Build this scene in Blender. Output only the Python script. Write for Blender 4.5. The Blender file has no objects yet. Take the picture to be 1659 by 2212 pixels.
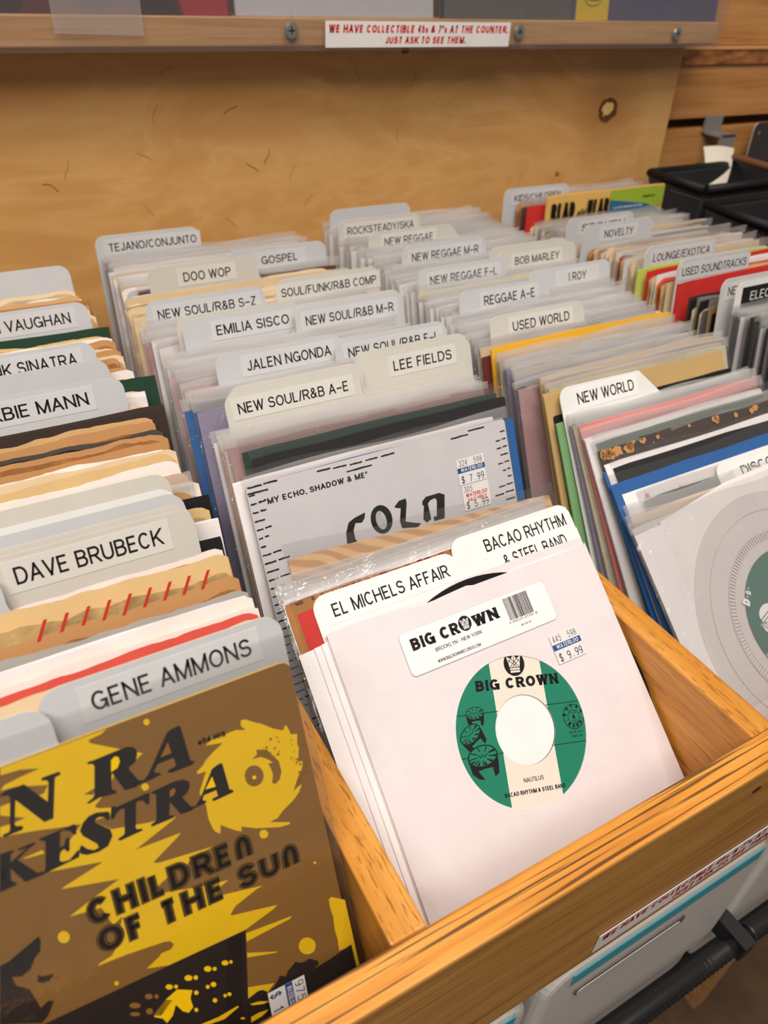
import bpy, bmesh, math, random
from mathutils import Matrix, Vector
rnd = random.Random(7)
S = bpy.context.scene
C = S.collection
sin, cos, pi, rad = math.sin, math.cos, math.pi, math.radians

def lin(c):
    return tuple((x/255/12.92 if x/255 <= .04045 else ((x/255+.055)/1.055)**2.4) for x in c) + (1,)

# ---------------------------------------------------------------- camera, world, lights, exposure
cam = bpy.data.cameras.new('camera'); camo = bpy.data.objects.new('camera', cam); C.objects.link(camo)
R = [[0.87409, -0.48395, 0.04203], [-0.26248, -0.54333, -0.79743], [0.40875, 0.68599, -0.60195]]
camo.matrix_world = Matrix(((R[0][0], -R[1][0], -R[2][0], -.0502), (R[0][1], -R[1][1], -R[2][1], -.1083), (R[0][2], -R[1][2], -R[2][2], .3194), (0, 0, 0, 1)))
cam.sensor_fit = 'HORIZONTAL'; cam.sensor_width = 36; cam.lens = 36*1596.4/1659; cam.clip_start = .01
cam.dof.use_dof = True; cam.dof.focus_distance = .405; cam.dof.aperture_fstop = 12.5
S.camera = camo
S.view_settings.view_transform = 'Standard'; S.view_settings.look = 'None'; S.view_settings.exposure = 0.22; S.view_settings.gamma = 1
S.view_settings.use_curve_mapping = False
S.cycles.transparent_max_bounces = 40
S.cycles.max_bounces = 8; S.cycles.diffuse_bounces = 4; S.cycles.glossy_bounces = 3; S.cycles.transmission_bounces = 4
S.cycles.caustics_reflective = False; S.cycles.caustics_refractive = False
W = bpy.data.worlds.new('room_light'); S.world = W; W.use_nodes = True
W.node_tree.nodes['Background'].inputs[0].default_value = lin((255, 242, 232)); W.node_tree.nodes['Background'].inputs[1].default_value = .17

def area(name, loc, tgt, sx, sy, power, col):
    l = bpy.data.lights.new(name, 'AREA'); l.shape = 'RECTANGLE'; l.size = sx; l.size_y = sy; l.energy = power; l.color = col[:3]
    o = bpy.data.objects.new(name, l); C.objects.link(o); o.location = loc
    o.rotation_euler = (Vector(tgt)-Vector(loc)).to_track_quat('-Z', 'Y').to_euler(); return o
def spot(name, loc, tgt, power, ang, r, col):
    l = bpy.data.lights.new(name, 'SPOT'); l.energy = power; l.spot_size = rad(ang); l.spot_blend = .5; l.shadow_soft_size = r; l.color = col[:3]
    o = bpy.data.objects.new(name, l); C.objects.link(o); o.location = loc
    o.rotation_euler = (Vector(tgt)-Vector(loc)).to_track_quat('-Z', 'Y').to_euler(); return o
WARM = lin((255, 247, 239))
area('ceiling_light_overhead', (.05, -.15, 1.9), (.2, .3, 0), 1.3, .3, 23, WARM)
area('ceiling_light_aisle', (-.75, -.85, 1.75), (.3, .4, .05), 1.4, .3, 24, WARM)
spot('track_spot_left', (-.75, -.1, 1.8), (.1, .2, 0), 10, 60, .035, WARM)
spot('track_spot_right', (.7, -.5, 1.9), (.45, .35, 0), 14, 60, .035, WARM)

# ---------------------------------------------------------------- materials
MATS = {}
def new_mat(name):
    m = bpy.data.materials.new(name); m.use_nodes = True
    nt = m.node_tree; return m, nt, nt.nodes, nt.links, nt.nodes['Principled BSDF']
def coords(N, L, scale, kind='Object'):
    tc = N.new('ShaderNodeTexCoord'); mp = N.new('ShaderNodeMapping'); mp.inputs['Scale'].default_value = scale
    L.new(tc.outputs[kind], mp.inputs[0]); return mp.outputs[0]
def noise(N, L, vec, scale, detail=3, rough=.55, dist=0):
    n = N.new('ShaderNodeTexNoise'); n.inputs['Scale'].default_value = scale; n.inputs['Detail'].default_value = detail
    n.inputs['Roughness'].default_value = rough; n.inputs['Distortion'].default_value = dist; L.new(vec, n.inputs['Vector']); return n.outputs[0]
def ramp(N, L, fac, stops):
    r = N.new('ShaderNodeValToRGB'); e = r.color_ramp.elements
    while len(e) < len(stops): e.new(.5)
    for k, (p, c) in enumerate(stops): e[k].position = p; e[k].color = c
    L.new(fac, r.inputs[0]); return r.outputs[0]
def mix(N, L, fac, a, b):
    m = N.new('ShaderNodeMix'); m.data_type = 'RGBA'
    for sock, v in ((m.inputs[0], fac), (m.inputs[6], a), (m.inputs[7], b)):
        if isinstance(v, (int, float)): sock.default_value = v
        elif isinstance(v, tuple): sock.default_value = v
        else: L.new(v, sock)
    return m.outputs[2]
def bump(N, L, P, h, strength=.2, dist=.001):
    b = N.new('ShaderNodeBump'); b.inputs['Strength'].default_value = strength; b.inputs['Distance'].default_value = dist
    L.new(h, b.inputs['Height']); L.new(b.outputs[0], P.inputs['Normal'])
def flat(name, col, rough=.6, spec=.3, metal=0):
    if name in MATS: return MATS[name]
    m, nt, N, L, P = new_mat(name)
    v = coords(N, L, (1, 1, 1)); n = noise(N, L, v, 60, 2)
    c = lin(col); d = tuple(x*.9 for x in c[:3]) + (1,)
    L.new(mix(N, L, n, d, c), P.inputs['Base Color'])
    P.inputs['Roughness'].default_value = rough; P.inputs['Specular IOR Level'].default_value = spec; P.inputs['Metallic'].default_value = metal
    MATS[name] = m; return m
def paper(col, kind='clean'):
    key = 'paper_%d_%d_%d_%s' % (*col, kind)
    if key in MATS: return MATS[key]
    m, nt, N, L, P = new_mat(key); v = coords(N, L, (1, 1, 1)); c = lin(col)
    amt = {'clean': .06, 'worn': .38, 'kraft': .22}[kind]
    dk = tuple(x*(1-amt) for x in c[:3]) + (1,)
    n = noise(N, L, v, 35 if kind != 'worn' else 70, 5, .65)
    base = mix(N, L, ramp(N, L, n, [(.35, (0, 0, 0, 1)), (.65, (1, 1, 1, 1))]), dk, c)
    if kind == 'worn':
        n2 = noise(N, L, v, 220, 3, .6)
        base = mix(N, L, ramp(N, L, n2, [(.62, (0, 0, 0, 1)), (.72, (.55, .55, .55, 1))]), base, lin((226, 200, 160)))
    L.new(base, P.inputs['Base Color']); P.inputs['Roughness'].default_value = .75; P.inputs['Specular IOR Level'].default_value = .2
    bump(N, L, P, noise(N, L, v, 25 if kind == 'clean' else 90, 4), .12 if kind == 'clean' else .5, .004 if kind == 'clean' else .002)
    MATS[key] = m; return m
def wood(name, base, dark, light, axis='x', pores=.5, fine=1.0, rough=.38, streak=None, thr=(.58, .70), psc=None):
    m, nt, N, L, P = new_mat(name)
    sc = {'x': (2.2, 40, 40), 'y': (40, 2.2, 40), 'z': (40, 40, 2.2)}[axis]
    v = coords(N, L, tuple(s*fine for s in sc))
    g = noise(N, L, v, 3.2, 5, .6, .6)
    col = ramp(N, L, g, [(.25, lin(dark)), (.48, lin(base)), (.75, lin(light))])
    sp = {'x': (9, 420, 420), 'y': (420, 9, 420), 'z': (420, 420, 9)}[axis]
    pv = noise(N, L, coords(N, L, psc or tuple(s*fine for s in sp)), 1.6, 3, .5)
    col = mix(N, L, ramp(N, L, pv, [(thr[0], (0, 0, 0, 1)), (thr[1], (pores, pores, pores, 1))]), col, lin(streak or tuple(int(x*.4) for x in dark)))
    L.new(col, P.inputs['Base Color']); P.inputs['Roughness'].default_value = rough; P.inputs['Specular IOR Level'].default_value = .45
    bump(N, L, P, pv, .25, .0006)
    return m
def plastic(name, tint, haze, rough=.12, bumpy=.5):
    """thin clear polyethylene: see-through, a little milky, glossy"""
    m, nt, N, L, P = new_mat(name); N.remove(P)
    out = N['Material Output']
    v = coords(N, L, (1, 1, 1)); nz = noise(N, L, v, 75, 4, .6, .4)
    b = N.new('ShaderNodeBump'); b.inputs['Strength'].default_value = bumpy; b.inputs['Distance'].default_value = .004; L.new(nz, b.inputs['Height'])
    t = N.new('ShaderNodeBsdfTransparent'); t.inputs[0].default_value = (.97, .97, .97, 1)
    d = N.new('ShaderNodeBsdfDiffuse'); d.inputs[0].default_value = lin(tint)
    g = N.new('ShaderNodeBsdfGlossy'); g.inputs['Roughness'].default_value = rough; L.new(b.outputs[0], g.inputs['Normal'])
    tl = N.new('ShaderNodeBsdfTranslucent'); tl.inputs[0].default_value = lin(tint)
    dt = N.new('ShaderNodeMixShader'); dt.inputs[0].default_value = .45; L.new(d.outputs[0], dt.inputs[1]); L.new(tl.outputs[0], dt.inputs[2])
    m1 = N.new('ShaderNodeMixShader'); m1.inputs[0].default_value = haze; L.new(t.outputs[0], m1.inputs[1]); L.new(dt.outputs[0], m1.inputs[2])
    lw = N.new('ShaderNodeLayerWeight'); lw.inputs[0].default_value = .5; L.new(b.outputs[0], lw.inputs['Normal'])
    pw = N.new('ShaderNodeMath'); pw.operation = 'POWER'; pw.inputs[1].default_value = 4; L.new(lw.outputs['Facing'], pw.inputs[0])
    ma = N.new('ShaderNodeMath'); ma.operation = 'MULTIPLY_ADD'; ma.inputs[1].default_value = .45; ma.inputs[2].default_value = .07; L.new(pw.outputs[0], ma.inputs[0])
    m2 = N.new('ShaderNodeMixShader'); L.new(ma.outputs[0], m2.inputs[0]); L.new(m1.outputs[0], m2.inputs[1]); L.new(g.outputs[0], m2.inputs[2])
    L.new(m2.outputs[0], out.inputs[0]); return m

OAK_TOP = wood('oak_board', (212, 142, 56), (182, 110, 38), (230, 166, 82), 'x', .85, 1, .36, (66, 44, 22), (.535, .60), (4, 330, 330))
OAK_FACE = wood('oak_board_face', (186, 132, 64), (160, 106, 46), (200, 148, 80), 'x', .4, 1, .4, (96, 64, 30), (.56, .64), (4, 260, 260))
OAK_Y = wood('oak_divider', (200, 134, 54), (164, 102, 38), (220, 158, 78), 'y', .42, 1, .3, (120, 74, 30), (.56, .66), (26, 26, 330))
OAK_YT = wood('oak_divider_top', (200, 134, 54), (170, 106, 40), (220, 158, 78), 'y', .6, 1, .28, (120, 74, 30), (.58, .64), (520, 60, 520))
OAK_LIP = wood('oak_ledge', (192, 144, 92), (168, 116, 68), (206, 162, 114), 'x', .35, .8, .45, (130, 86, 48))
SLAT = wood('slatwall_wood', (184, 128, 70), (156, 100, 50), (198, 146, 90), 'x', .3, .5, .45, (108, 66, 34))
INK = flat('black_ink', (20, 19, 21), .55, .3); RED_INK = flat('red_ink', (206, 40, 34), .6); BLUE_INK = flat('blue_ink', (38, 74, 140), .6)
GREY_INK = flat('grey_ink', (96, 100, 116), .6); NAVY_INK = flat('navy_ink', (34, 48, 84), .6)
WHITE = paper((236, 230, 228)); LABEL_PAPER = paper((222, 219, 216)); PLATE = {'g': paper((207, 206, 206)), 'y': paper((214, 211, 203)), 'w': paper((233, 231, 228))}
BAG = plastic('clear_bag', (246, 244, 242), .045, .10, 1.0)
BAG_HAZY = plastic('hazy_bag', (248, 246, 244), .15, .12, 1.0)
BAG_TOP = plastic('crinkled_bag_top', (250, 248, 246), .22, .12, .55)
BAG_CLEAR = plastic('clear_sleeve_film', (235, 235, 235), .015, .08, .2)
CARD_MAT = {}
def card_mat(k):
    cols = {'g': (200, 201, 203), 'y': (207, 203, 193), 'w': (230, 230, 227)}
    return flat('divider_plastic_'+k, cols[k], .42, .4)

# ---------------------------------------------------------------- mesh builder
class MB:
    def __init__(s): s.v = []; s.f = []; s.m = []; s.mats = []; s.sm = []
    def mi(s, mat):
        if mat not in s.mats: s.mats.append(mat)
        return s.mats.index(mat)
    def face(s, pts, mat, smooth=False):
        b = len(s.v); s.v += [tuple(p) for p in pts]; s.f.append(list(range(b, b+len(pts)))); s.m.append(s.mi(mat)); s.sm.append(smooth)
    def grid(s, fn, nu, nv, mat, smooth=True, flip=False):
        b = len(s.v); i = s.mi(mat)
        for a in range(nu+1):
            for c in range(nv+1): s.v.append(tuple(fn(a/nu, c/nv)))
        for a in range(nu):
            for c in range(nv):
                q = [b+a*(nv+1)+c, b+(a+1)*(nv+1)+c, b+(a+1)*(nv+1)+c+1, b+a*(nv+1)+c+1]
                s.f.append(q[::-1] if flip else q); s.m.append(i); s.sm.append(smooth)
    def box(s, x0, x1, y0, y1, z0, z1, mat):
        p = [(x, y, z) for x in (x0, x1) for y in (y0, y1) for z in (z0, z1)]; b = len(s.v); s.v += p; i = s.mi(mat)
        for q in ((0, 1, 3, 2), (4, 6, 7, 5), (0, 4, 5, 1), (2, 3, 7, 6), (0, 2, 6, 4), (1, 5, 7, 3)):
            s.f.append([b+k for k in q]); s.m.append(i); s.sm.append(False)
    def prism(s, pts, y0, y1, mat, side=None):
        """outline in the local XZ plane, given thickness along Y"""
        n = len(pts); s.face([(x, y0, z) for x, z in pts], mat); s.face([(x, y1, z) for x, z in pts][::-1], mat)
        for k in range(n):
            (a, c), (d, e) = pts[k], pts[(k+1) % n]
            s.face([(a, y0, c), (a, y1, c), (d, y1, e), (d, y0, e)], side or mat)
    def polys(s, P, y, mat):
        for p in P: s.face([(x, y, z) for x, z in p], mat)
    def tube(s, pts, r, mat, n=10, caps=True):
        pts = [Vector(p) for p in pts]; rings = []
        for k, p in enumerate(pts):
            t = (pts[min(k+1, len(pts)-1)]-pts[max(k-1, 0)]).normalized()
            u = t.cross(Vector((0, 0, 1))); u = u.normalized() if u.length > 1e-4 else Vector((1, 0, 0)); w = t.cross(u)
            rr = r[k] if isinstance(r, (list, tuple)) else r
            b = len(s.v); s.v += [tuple(p+rr*(cos(2*pi*j/n)*u+sin(2*pi*j/n)*w)) for j in range(n)]; rings.append(b)
        i = s.mi(mat)
        for a, b in zip(rings, rings[1:]):
            for j in range(n): s.f.append([a+j, a+(j+1) % n, b+(j+1) % n, b+j]); s.m.append(i); s.sm.append(True)
        if caps:
            s.f.append([rings[0]+j for j in range(n)][::-1]); s.f.append([rings[-1]+j for j in range(n)])
            s.m += [i, i]; s.sm += [False, False]
    def build(s, name, parent=None, loc=None, rot=None, bevel=0, seg=2):
        me = bpy.data.meshes.new(name); me.from_pydata(s.v, [], s.f)
        for m in s.mats: me.materials.append(m)
        me.polygons.foreach_set('material_index', s.m); me.polygons.foreach_set('use_smooth', s.sm); me.update()
        o = bpy.data.objects.new(name, me); C.objects.link(o)
        if parent: o.parent = parent
        if loc: o.location = loc
        if rot: o.rotation_euler = rot
        if bevel:
            bm = bmesh.new(); bm.from_mesh(me); bmesh.ops.remove_doubles(bm, verts=bm.verts, dist=1e-6); bmesh.ops.recalc_face_normals(bm, faces=bm.faces); bm.to_mesh(me); bm.free()
            b = o.modifiers.new('edge', 'BEVEL'); b.width = bevel; b.segments = seg; b.limit_method = 'ANGLE'
        return o
def tag(o, label, cat, group=None, kind=None):
    if label: o['label'] = label
    if cat: o['category'] = cat
    if group: o['group'] = group
    if kind: o['kind'] = kind
    return o
def empty(name, loc, rot=(0, 0, 0)):
    o = bpy.data.objects.new(name, None); o.empty_display_size = .02; C.objects.link(o); o.location = loc; o.rotation_euler = rot; return o

# ---------------------------------------------------------------- lettering: a small stroke alphabet (cap height 1)
def arc(cx, cy, rx, ry, a0, a1, n=14):
    n = max(3, int(n*abs(a1-a0)/180)); return [(cx+rx*cos(rad(a0+(a1-a0)*k/n)), cy+ry*sin(rad(a0+(a1-a0)*k/n))) for k in range(n+1)]
G = {}
def g(ch, w, *st): G[ch] = (w, st)
def Ln(*p): return ('L', list(p))
def Cv(*p): return ('C', [q for s_ in p for q in (s_ if isinstance(s_, list) else [s_])])
def D(a, b, c, d): return ('D', [(a, b), (c, d)])
g('A', .74, D(0, 0, .5, 1), D(1, 0, .5, 1), Cv((.18, .3), (.82, .3)))
g('B', .68, Cv((0, .53), (.55, .53), arc(.55, .765, .38, .235, -90, 90), (0, 1), (0, 0), (.58, 0), arc(.58, .265, .42, .265, -90, 90)))
g('C', .74, Cv(arc(.5, .5, .5, .5, 42, 318, 18)))
g('D', .72, Cv((.45, 0), arc(.45, .5, .55, .5, -90, 90), (0, 1), (0, 0), (.45, 0)))
g('E', .62, Cv((1, 1), (0, 1), (0, 0), (1, 0)), Cv((0, .52), (.9, .52)))
g('F', .57, Ln((0, 1), (0, 0)), Cv((0, 1), (1, 1)), Cv((0, .52), (.86, .52)))
g('G', .78, Cv(arc(.5, .5, .5, .5, 42, 325, 18), (1, .45), (.56, .45)), Ln((1, .45), (1, 0)))
g('H', .72, Ln((0, 0), (0, 1)), Ln((1, 0), (1, 1)), Cv((0, .52), (1, .52)))
g('I', .13, Ln((.5, 0), (.5, 1)))
g('J', .5, Cv((1, 1.05), (1, .3), arc(.5, .3, .5, .3, 0, -170)))
g('K', .7, Ln((0, 0), (0, 1)), D(0, .36, 1, 1), D(.34, .6, 1, 0))
g('L', .55, Cv((0, 1.06), (0, 0), (1, 0)))
g('M', .84, Ln((0, 0), (0, 1)), Ln((1, 0), (1, 1)), D(0, 1, .5, 0), D(1, 1, .5, 0))
g('N', .72, Ln((0, 0), (0, 1)), Ln((1, 0), (1, 1)), D(0, 1, 1, 0))
g('O', .79, Cv(arc(.5, .5, .5, .5, 0, 360, 14)))
g('P', .65, Cv((0, -.06), (0, 1), (.5, 1), arc(.5, .73, .5, .27, 90, -90), (0, .46)))
g('Q', .79, Cv(arc(.5, .5, .5, .5, 0, 360, 14)), D(.6, .28, .98, -.02))
g('R', .7, Cv((0, -.06), (0, 1), (.55, 1), arc(.55, .735, .42, .265, 90, -90), (0, .47)), D(.5, .47, 1, 0))
g('S', .68, Cv(arc(.5, .755, .45, .245, 12, 262, 16), arc(.5, .265, .5, .265, 82, -168, 16)))
g('T', .64, Ln((.5, 0), (.5, 1)), Cv((0, 1), (1, 1)))
g('U', .72, Cv((0, 1.06), (0, .36), arc(.5, .36, .5, .36, 180, 360), (1, 1.06)))
g('V', .72, D(0, 1, .5, 0), D(1, 1, .5, 0))
g('W', .98, D(0, 1, .25, 0), D(.5, 1, .25, 0), D(.5, 1, .75, 0), D(1, 1, .75, 0))
g('X', .7, D(0, 0, 1, 1), D(0, 1, 1, 0)); g('Y', .7, D(0, 1, .5, .42), D(1, 1, .5, .42), Ln((.5, 0), (.5, .42)))
g('Z', .64, Cv((0, 1), (1, 1)), D(1, 1, 0, 0), Cv((0, 0), (1, 0)))
g('0', .54, Cv(arc(.5, .5, .5, .5, 0, 360, 14))); g('1', .34, Ln((.75, 0), (.75, 1)), D(.1, .75, .75, 1))
g('2', .54, Cv(arc(.5, .72, .46, .28, 170, -35, 12), (0, 0), (1, 0))); g('3', .54, Cv(arc(.48, .75, .44, .25, 160, -80, 12), arc(.48, .27, .52, .27, 80, -165, 12)))
g('4', .54, Ln((.72, 0), (.72, 1)), D(0, .28, .72, 1), Cv((0, .26), (1, .26))); g('5', .54, Cv((.9, 1), (.16, 1), (.06, .5), arc(.46, .34, .52, .34, 120, -150, 14)))
g('6', .54, Cv(arc(.5, .3, .5, .3, 0, 360, 12)), Cv((.05, .4), arc(.62, .5, .6, .5, 170, 70))); g('7', .54, Cv((0, 1), (1, 1)), D(1, 1, .3, 0))
g('8', .54, Cv(arc(.5, .75, .42, .25, 0, 360, 12)), Cv(arc(.5, .26, .5, .26, 0, 360, 12))); g('9', .54, Cv(arc(.5, .7, .5, .3, 0, 360, 12)), Cv((.95, .6), arc(.38, .5, .6, .5, -10, -110)))
g('&', .72, Cv((1, .0), (.22, .68), arc(.42, .8, .24, .2, 200, -20, 12), (.1, .38), arc(.36, .24, .36, .24, 150, 360, 12), (.9, .5)))
g('.', .13, Ln((.5, 0), (.5, .02))); g(',', .13, D(.2, -.14, .6, .04)); g('-', .4, Cv((0, .42), (1, .42))); g('–', .6, Cv((-.1, .42), (1.1, .42)))
g('/', .3, D(-.1, 0, 1.1, 1)); g(':', .13, Ln((.5, .1), (.5, .12)), Ln((.5, .6), (.5, .62))); g(' ', .26)
g('$', .54, Cv(arc(.5, .75, .45, .25, 12, 262, 14), arc(.5, .27, .5, .27, 82, -168, 14)), Ln((.5, -.1), (.5, 1.1)))
for q_ in '“”"': g(q_, .3, Ln((.1, .8), (.2, 1)), Ln((.7, .8), (.8, 1)))
g("'", .13, Ln((.5, .8), (.5, 1)))
g('n', .6, Cv((0, -.06), (0, .5), arc(.5, .5, .5, .5, 180, 0), (1, -.06)))
g('a', .52, Cv(arc(.45, .3, .45, .3, 0, 360, 12)), Ln((.95, 0), (.95, .6))); g('d', .52, Cv(arc(.45, .3, .45, .3, 0, 360, 12)), Ln((.95, 0), (.95, 1))); g('b', .52, Cv(arc(.55, .3, .45, .3, 0, 360, 12)), Ln((.05, 0), (.05, 1)))
g('s', .46, Cv(arc(.5, .46, .42, .15, 12, 262, 12), arc(.5, .16, .5, .16, 82, -168, 12))); g('e', .5, Cv((.05, .32), (.95, .32), arc(.5, .3, .48, .3, 10, 320, 14))); g('t', .36, Ln((.5, 0), (.5, .9)), Cv((0, .62), (1, .62)))
g('f', .36, Ln((.4, 0), (.4, .8)), Cv((.4, .8), (1, 1)), Cv((0, .62), (.9, .62))); g('l', .13, Ln((.5, 0), (.5, 1)))
SERIF = {'B': [(-.1, .25, 0), (-.1, .25, 1)], 'I': [(-1.6, 2.6, 0), (-1.6, 2.6, 1)], 'R': [(-.12, .42, 0), (.75, 1.2, 0), (-.12, .2, 1)], 'C': [], 'G': [(.5, 1.18, .45)], 'O': [], 'W': [(-.12, .28, 1), (.36, .66, 1), (.8, 1.14, 1)], 'N': [(-.2, .36, 0), (-.2, .2, 1), (.68, 1.24, 1)]}

def stroke(pts, w, cap):
    P = [Vector((p[0], p[1])) for p in pts]; Q = [P[0]]
    for p in P[1:]:
        if (p-Q[-1]).length > 1e-5: Q.append(p)
    P = Q; closed = (P[0]-P[-1]).length < 1e-4 and len(P) > 3
    if closed: P = P[:-1]
    n = len(P); nor = []
    for k in range(n):
        if closed: a, b = P[k]-P[k-1], P[(k+1) % n]-P[k]
        else: a = P[k]-P[k-1] if k else P[1]-P[0]; b = P[k+1]-P[k] if k < n-1 else a
        a = a.normalized(); b = b.normalized(); na = Vector((-a.y, a.x)); nb = Vector((-b.y, b.x)); m = na+nb
        if m.length < .3: m = na; s = 1
        else: m = m.normalized(); s = min(1/max(.35, m.dot(na)), 2)
        nor.append(m*s*w/2)
    if cap and not closed:
        P[0] = P[0]-(P[1]-P[0]).normalized()*w/2; P[-1] = P[-1]+(P[-1]-P[-2]).normalized()*w/2
    out = []
    for k in range(n if closed else n-1):
        j = (k+1) % n; out.append([tuple(P[k]+nor[k]), tuple(P[k]-nor[k]), tuple(P[j]-nor[j]), tuple(P[j]+nor[j])])
    return out
def text(s, h, w=.115, fit=None, track=.1, cond=1.0, shear=0, slab=False, x=0, z=0, ang=0, align='l', mono=0, sw=None):
    """polygons of a line of lettering; (x, z) is the baseline start (or centre)"""
    out = []; cx = 0; sw = sw or w
    for ch in s:
        gw, st = G.get(ch, G['-']); gw = gw*cond
        if ch in '.I1l:' and w > .16: gw = max(gw, w*.9)
        off = (mono-gw)/2 if mono else 0
        f = lambda p: (cx+off+w/2+p[0]*max(gw-w, .001), w/2+p[1]*(1-w))
        for kind, pts in st:
            q = [f(p) for p in pts]
            if kind == 'D':
                (a, b), (c, d) = q
                if b > d: a, b, c, d = c, d, a, b
                sl = (c-a)/max(d-b, .01)
                if abs(pts[0][1]-pts[1][1]) > .95 or min(pts[0][1], pts[1][1]) <= 0: a -= sl*sw/2; b -= sw/2
                if max(pts[0][1], pts[1][1]) >= 1: c += sl*sw/2; d += sw/2
                hw = sw/2*math.sqrt(1+sl*sl); out.append([(a-hw, b), (a+hw, b), (c+hw, d), (c-hw, d)])
            else: out += stroke(q, sw, kind == 'L')
        if slab:
            for a, b, y in SERIF.get(ch, []):
                xa = cx+w/2+a*max(gw-w, .05); xb = cx+w/2+b*max(gw-w, .05); t = .13
                y0 = 0 if y == 0 else (1-t if y == 1 else y); out.append([(xa, y0), (xb, y0), (xb, y0+t), (xa, y0+t)])
        cx += (mono or gw)+track
    cx -= track; sx = h
    if fit: sx = fit/max(cx, .01)
    wd = cx*sx; x0 = {'l': 0, 'c': -wd/2, 'r': -wd}[align]
    ca, sa = cos(rad(ang)), sin(rad(ang)); res = []
    for p in out:
        r = []
        for (a, b) in p:
            a, b = x0+a*sx+shear*b*h, b*h; r.append((x+a*ca-b*sa, z+a*sa+b*ca))
        res.append(r)
    return res
def xf(P, x, z, ang=0, s=1):
    ca, sa = cos(rad(ang)), sin(rad(ang)); return [[(x+s*(a*ca-b*sa), z+s*(a*sa+b*ca)) for a, b in p] for p in P]
def ell(cx, cz, rx, rz=None, n=28, ang=0):
    rz = rz or rx; ca, sa = cos(rad(ang)), sin(rad(ang))
    return [(cx+rx*cos(2*pi*k/n)*ca-rz*sin(2*pi*k/n)*sa, cz+rx*cos(2*pi*k/n)*sa+rz*sin(2*pi*k/n)*ca) for k in range(n)]
def rrect(x0, z0, x1, z1, r, n=5):
    o = []
    for cx, cz, a in ((x1-r, z0+r, -90), (x1-r, z1-r, 0), (x0+r, z1-r, 90), (x0+r, z0+r, 180)): o += arc(cx, cz, r, r, a, a+90, n*2)
    return o
def rect(x0, z0, x1, z1): return [(x0, z0), (x1, z0), (x1, z1), (x0, z1)]
MM = .001
# ---------------------------------------------------------------- the room
FLOOR_M, _nt, _N, _L, _P = new_mat('brown_concrete')
_v = coords(_N, _L, (1, 1, 1)); _n = noise(_N, _L, _v, 4, 6, .7)
_L.new(ramp(_N, _L, _n, [(.3, lin((52, 38, 24))), (.6, lin((92, 70, 46))), (.8, lin((128, 104, 76)))]), _P.inputs['Base Color']); _P.inputs['Roughness'].default_value = .45
b = MB(); b.box(-3, 3.5, -3, .9, -.93, -.9, FLOOR_M); tag(b.build('floor'), None, None, None, 'structure')
WORN, _nt, _N, _L, _P = new_mat('worn_slat_edge')
_v = coords(_N, _L, (6, 6, 18)); _n = noise(_N, _L, _v, 3, 5, .65)
_L.new(ramp(_N, _L, _n, [(.40, lin((88, 52, 26))), (.52, lin((150, 94, 46))), (.7, lin((186, 126, 70)))]), _P.inputs['Base Color']); _P.inputs['Roughness'].default_value = .5
b = MB(); yb = .636
b.box(-.8, 2.0, yb+.03, yb+.06, -.9, 1.4, flat('slat_groove', (104, 74, 44), .7))
b.box(-.8, 2.0, yb, yb+.03, .247, .60, SLAT); b.box(-.8, 2.0, yb-.004, yb+.03, .2425, .246, flat('slat_lip', (214, 158, 96), .5))
b.box(-.8, 2.0, yb-.003, yb+.03, .2265, .2425, WORN); b.box(-.8, 2.0, yb, yb+.03, .166, .2265, SLAT)
b.box(-.8, 2.0, yb, yb+.03, -.02, .1535, SLAT); b.box(-.8, 2.0, yb, yb+.03, -.2, -.033, SLAT)
tag(b.build('wall_back'), None, None, None, 'structure')

# ---------------------------------------------------------------- the oak browser bin
def bin_divider(x):
    d = MB(); d.box(x, x+.0174, 0, .150, -.079, -.0004, OAK_Y); d.m[-1] = d.m[-1]; k = 3
    for i in range(len(d.f)):
        if all(d.v[j][2] > -.001 for j in d.f[i]): d.m[i] = d.mi(OAK_YT)
    return d
XL = [.0284, .2466, .4648, .683]
root = tag(empty('record_bin', (0, 0, -.118)), 'oak record bin holding four rows of singles, front board along the bottom of the picture', 'record bin')
def sub(mb, name, bevel=.0012):
    o = mb.build(name, root, bevel=bevel); o.matrix_parent_inverse = Matrix.Translation((0, 0, .118)); return o
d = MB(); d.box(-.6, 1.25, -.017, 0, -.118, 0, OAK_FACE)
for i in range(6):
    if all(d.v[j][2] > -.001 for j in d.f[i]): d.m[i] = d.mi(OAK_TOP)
fb = sub(d, 'front_board', .0016)
for x in XL: sub(bin_divider(x), 'divider')
d = MB(); d.box(-.6, 1.25, 0, .615, -.097, -.0868, flat('bin_base', (150, 100, 52), .6)); sub(d, 'base_board', .001)
d = MB(); d.box(-.6, 1.25, .609, .619, -.0868, -.03, flat('bin_base', (150, 100, 52), .6)); sub(d, 'rear_board', .001)
# a nail hole and filler spots on the front board
d = MB(); d.prism(ell(.238, -.0185, .0034, .0022, 12), -.0172, -.0169, flat('knot_hole', (64, 40, 18), .8)); d.prism(ell(-.002, -.052, .0016, .0012, 10), -.0172, -.0169, flat('knot_hole', (64, 40, 18), .8))
sub(d, 'knot', 0)

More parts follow.
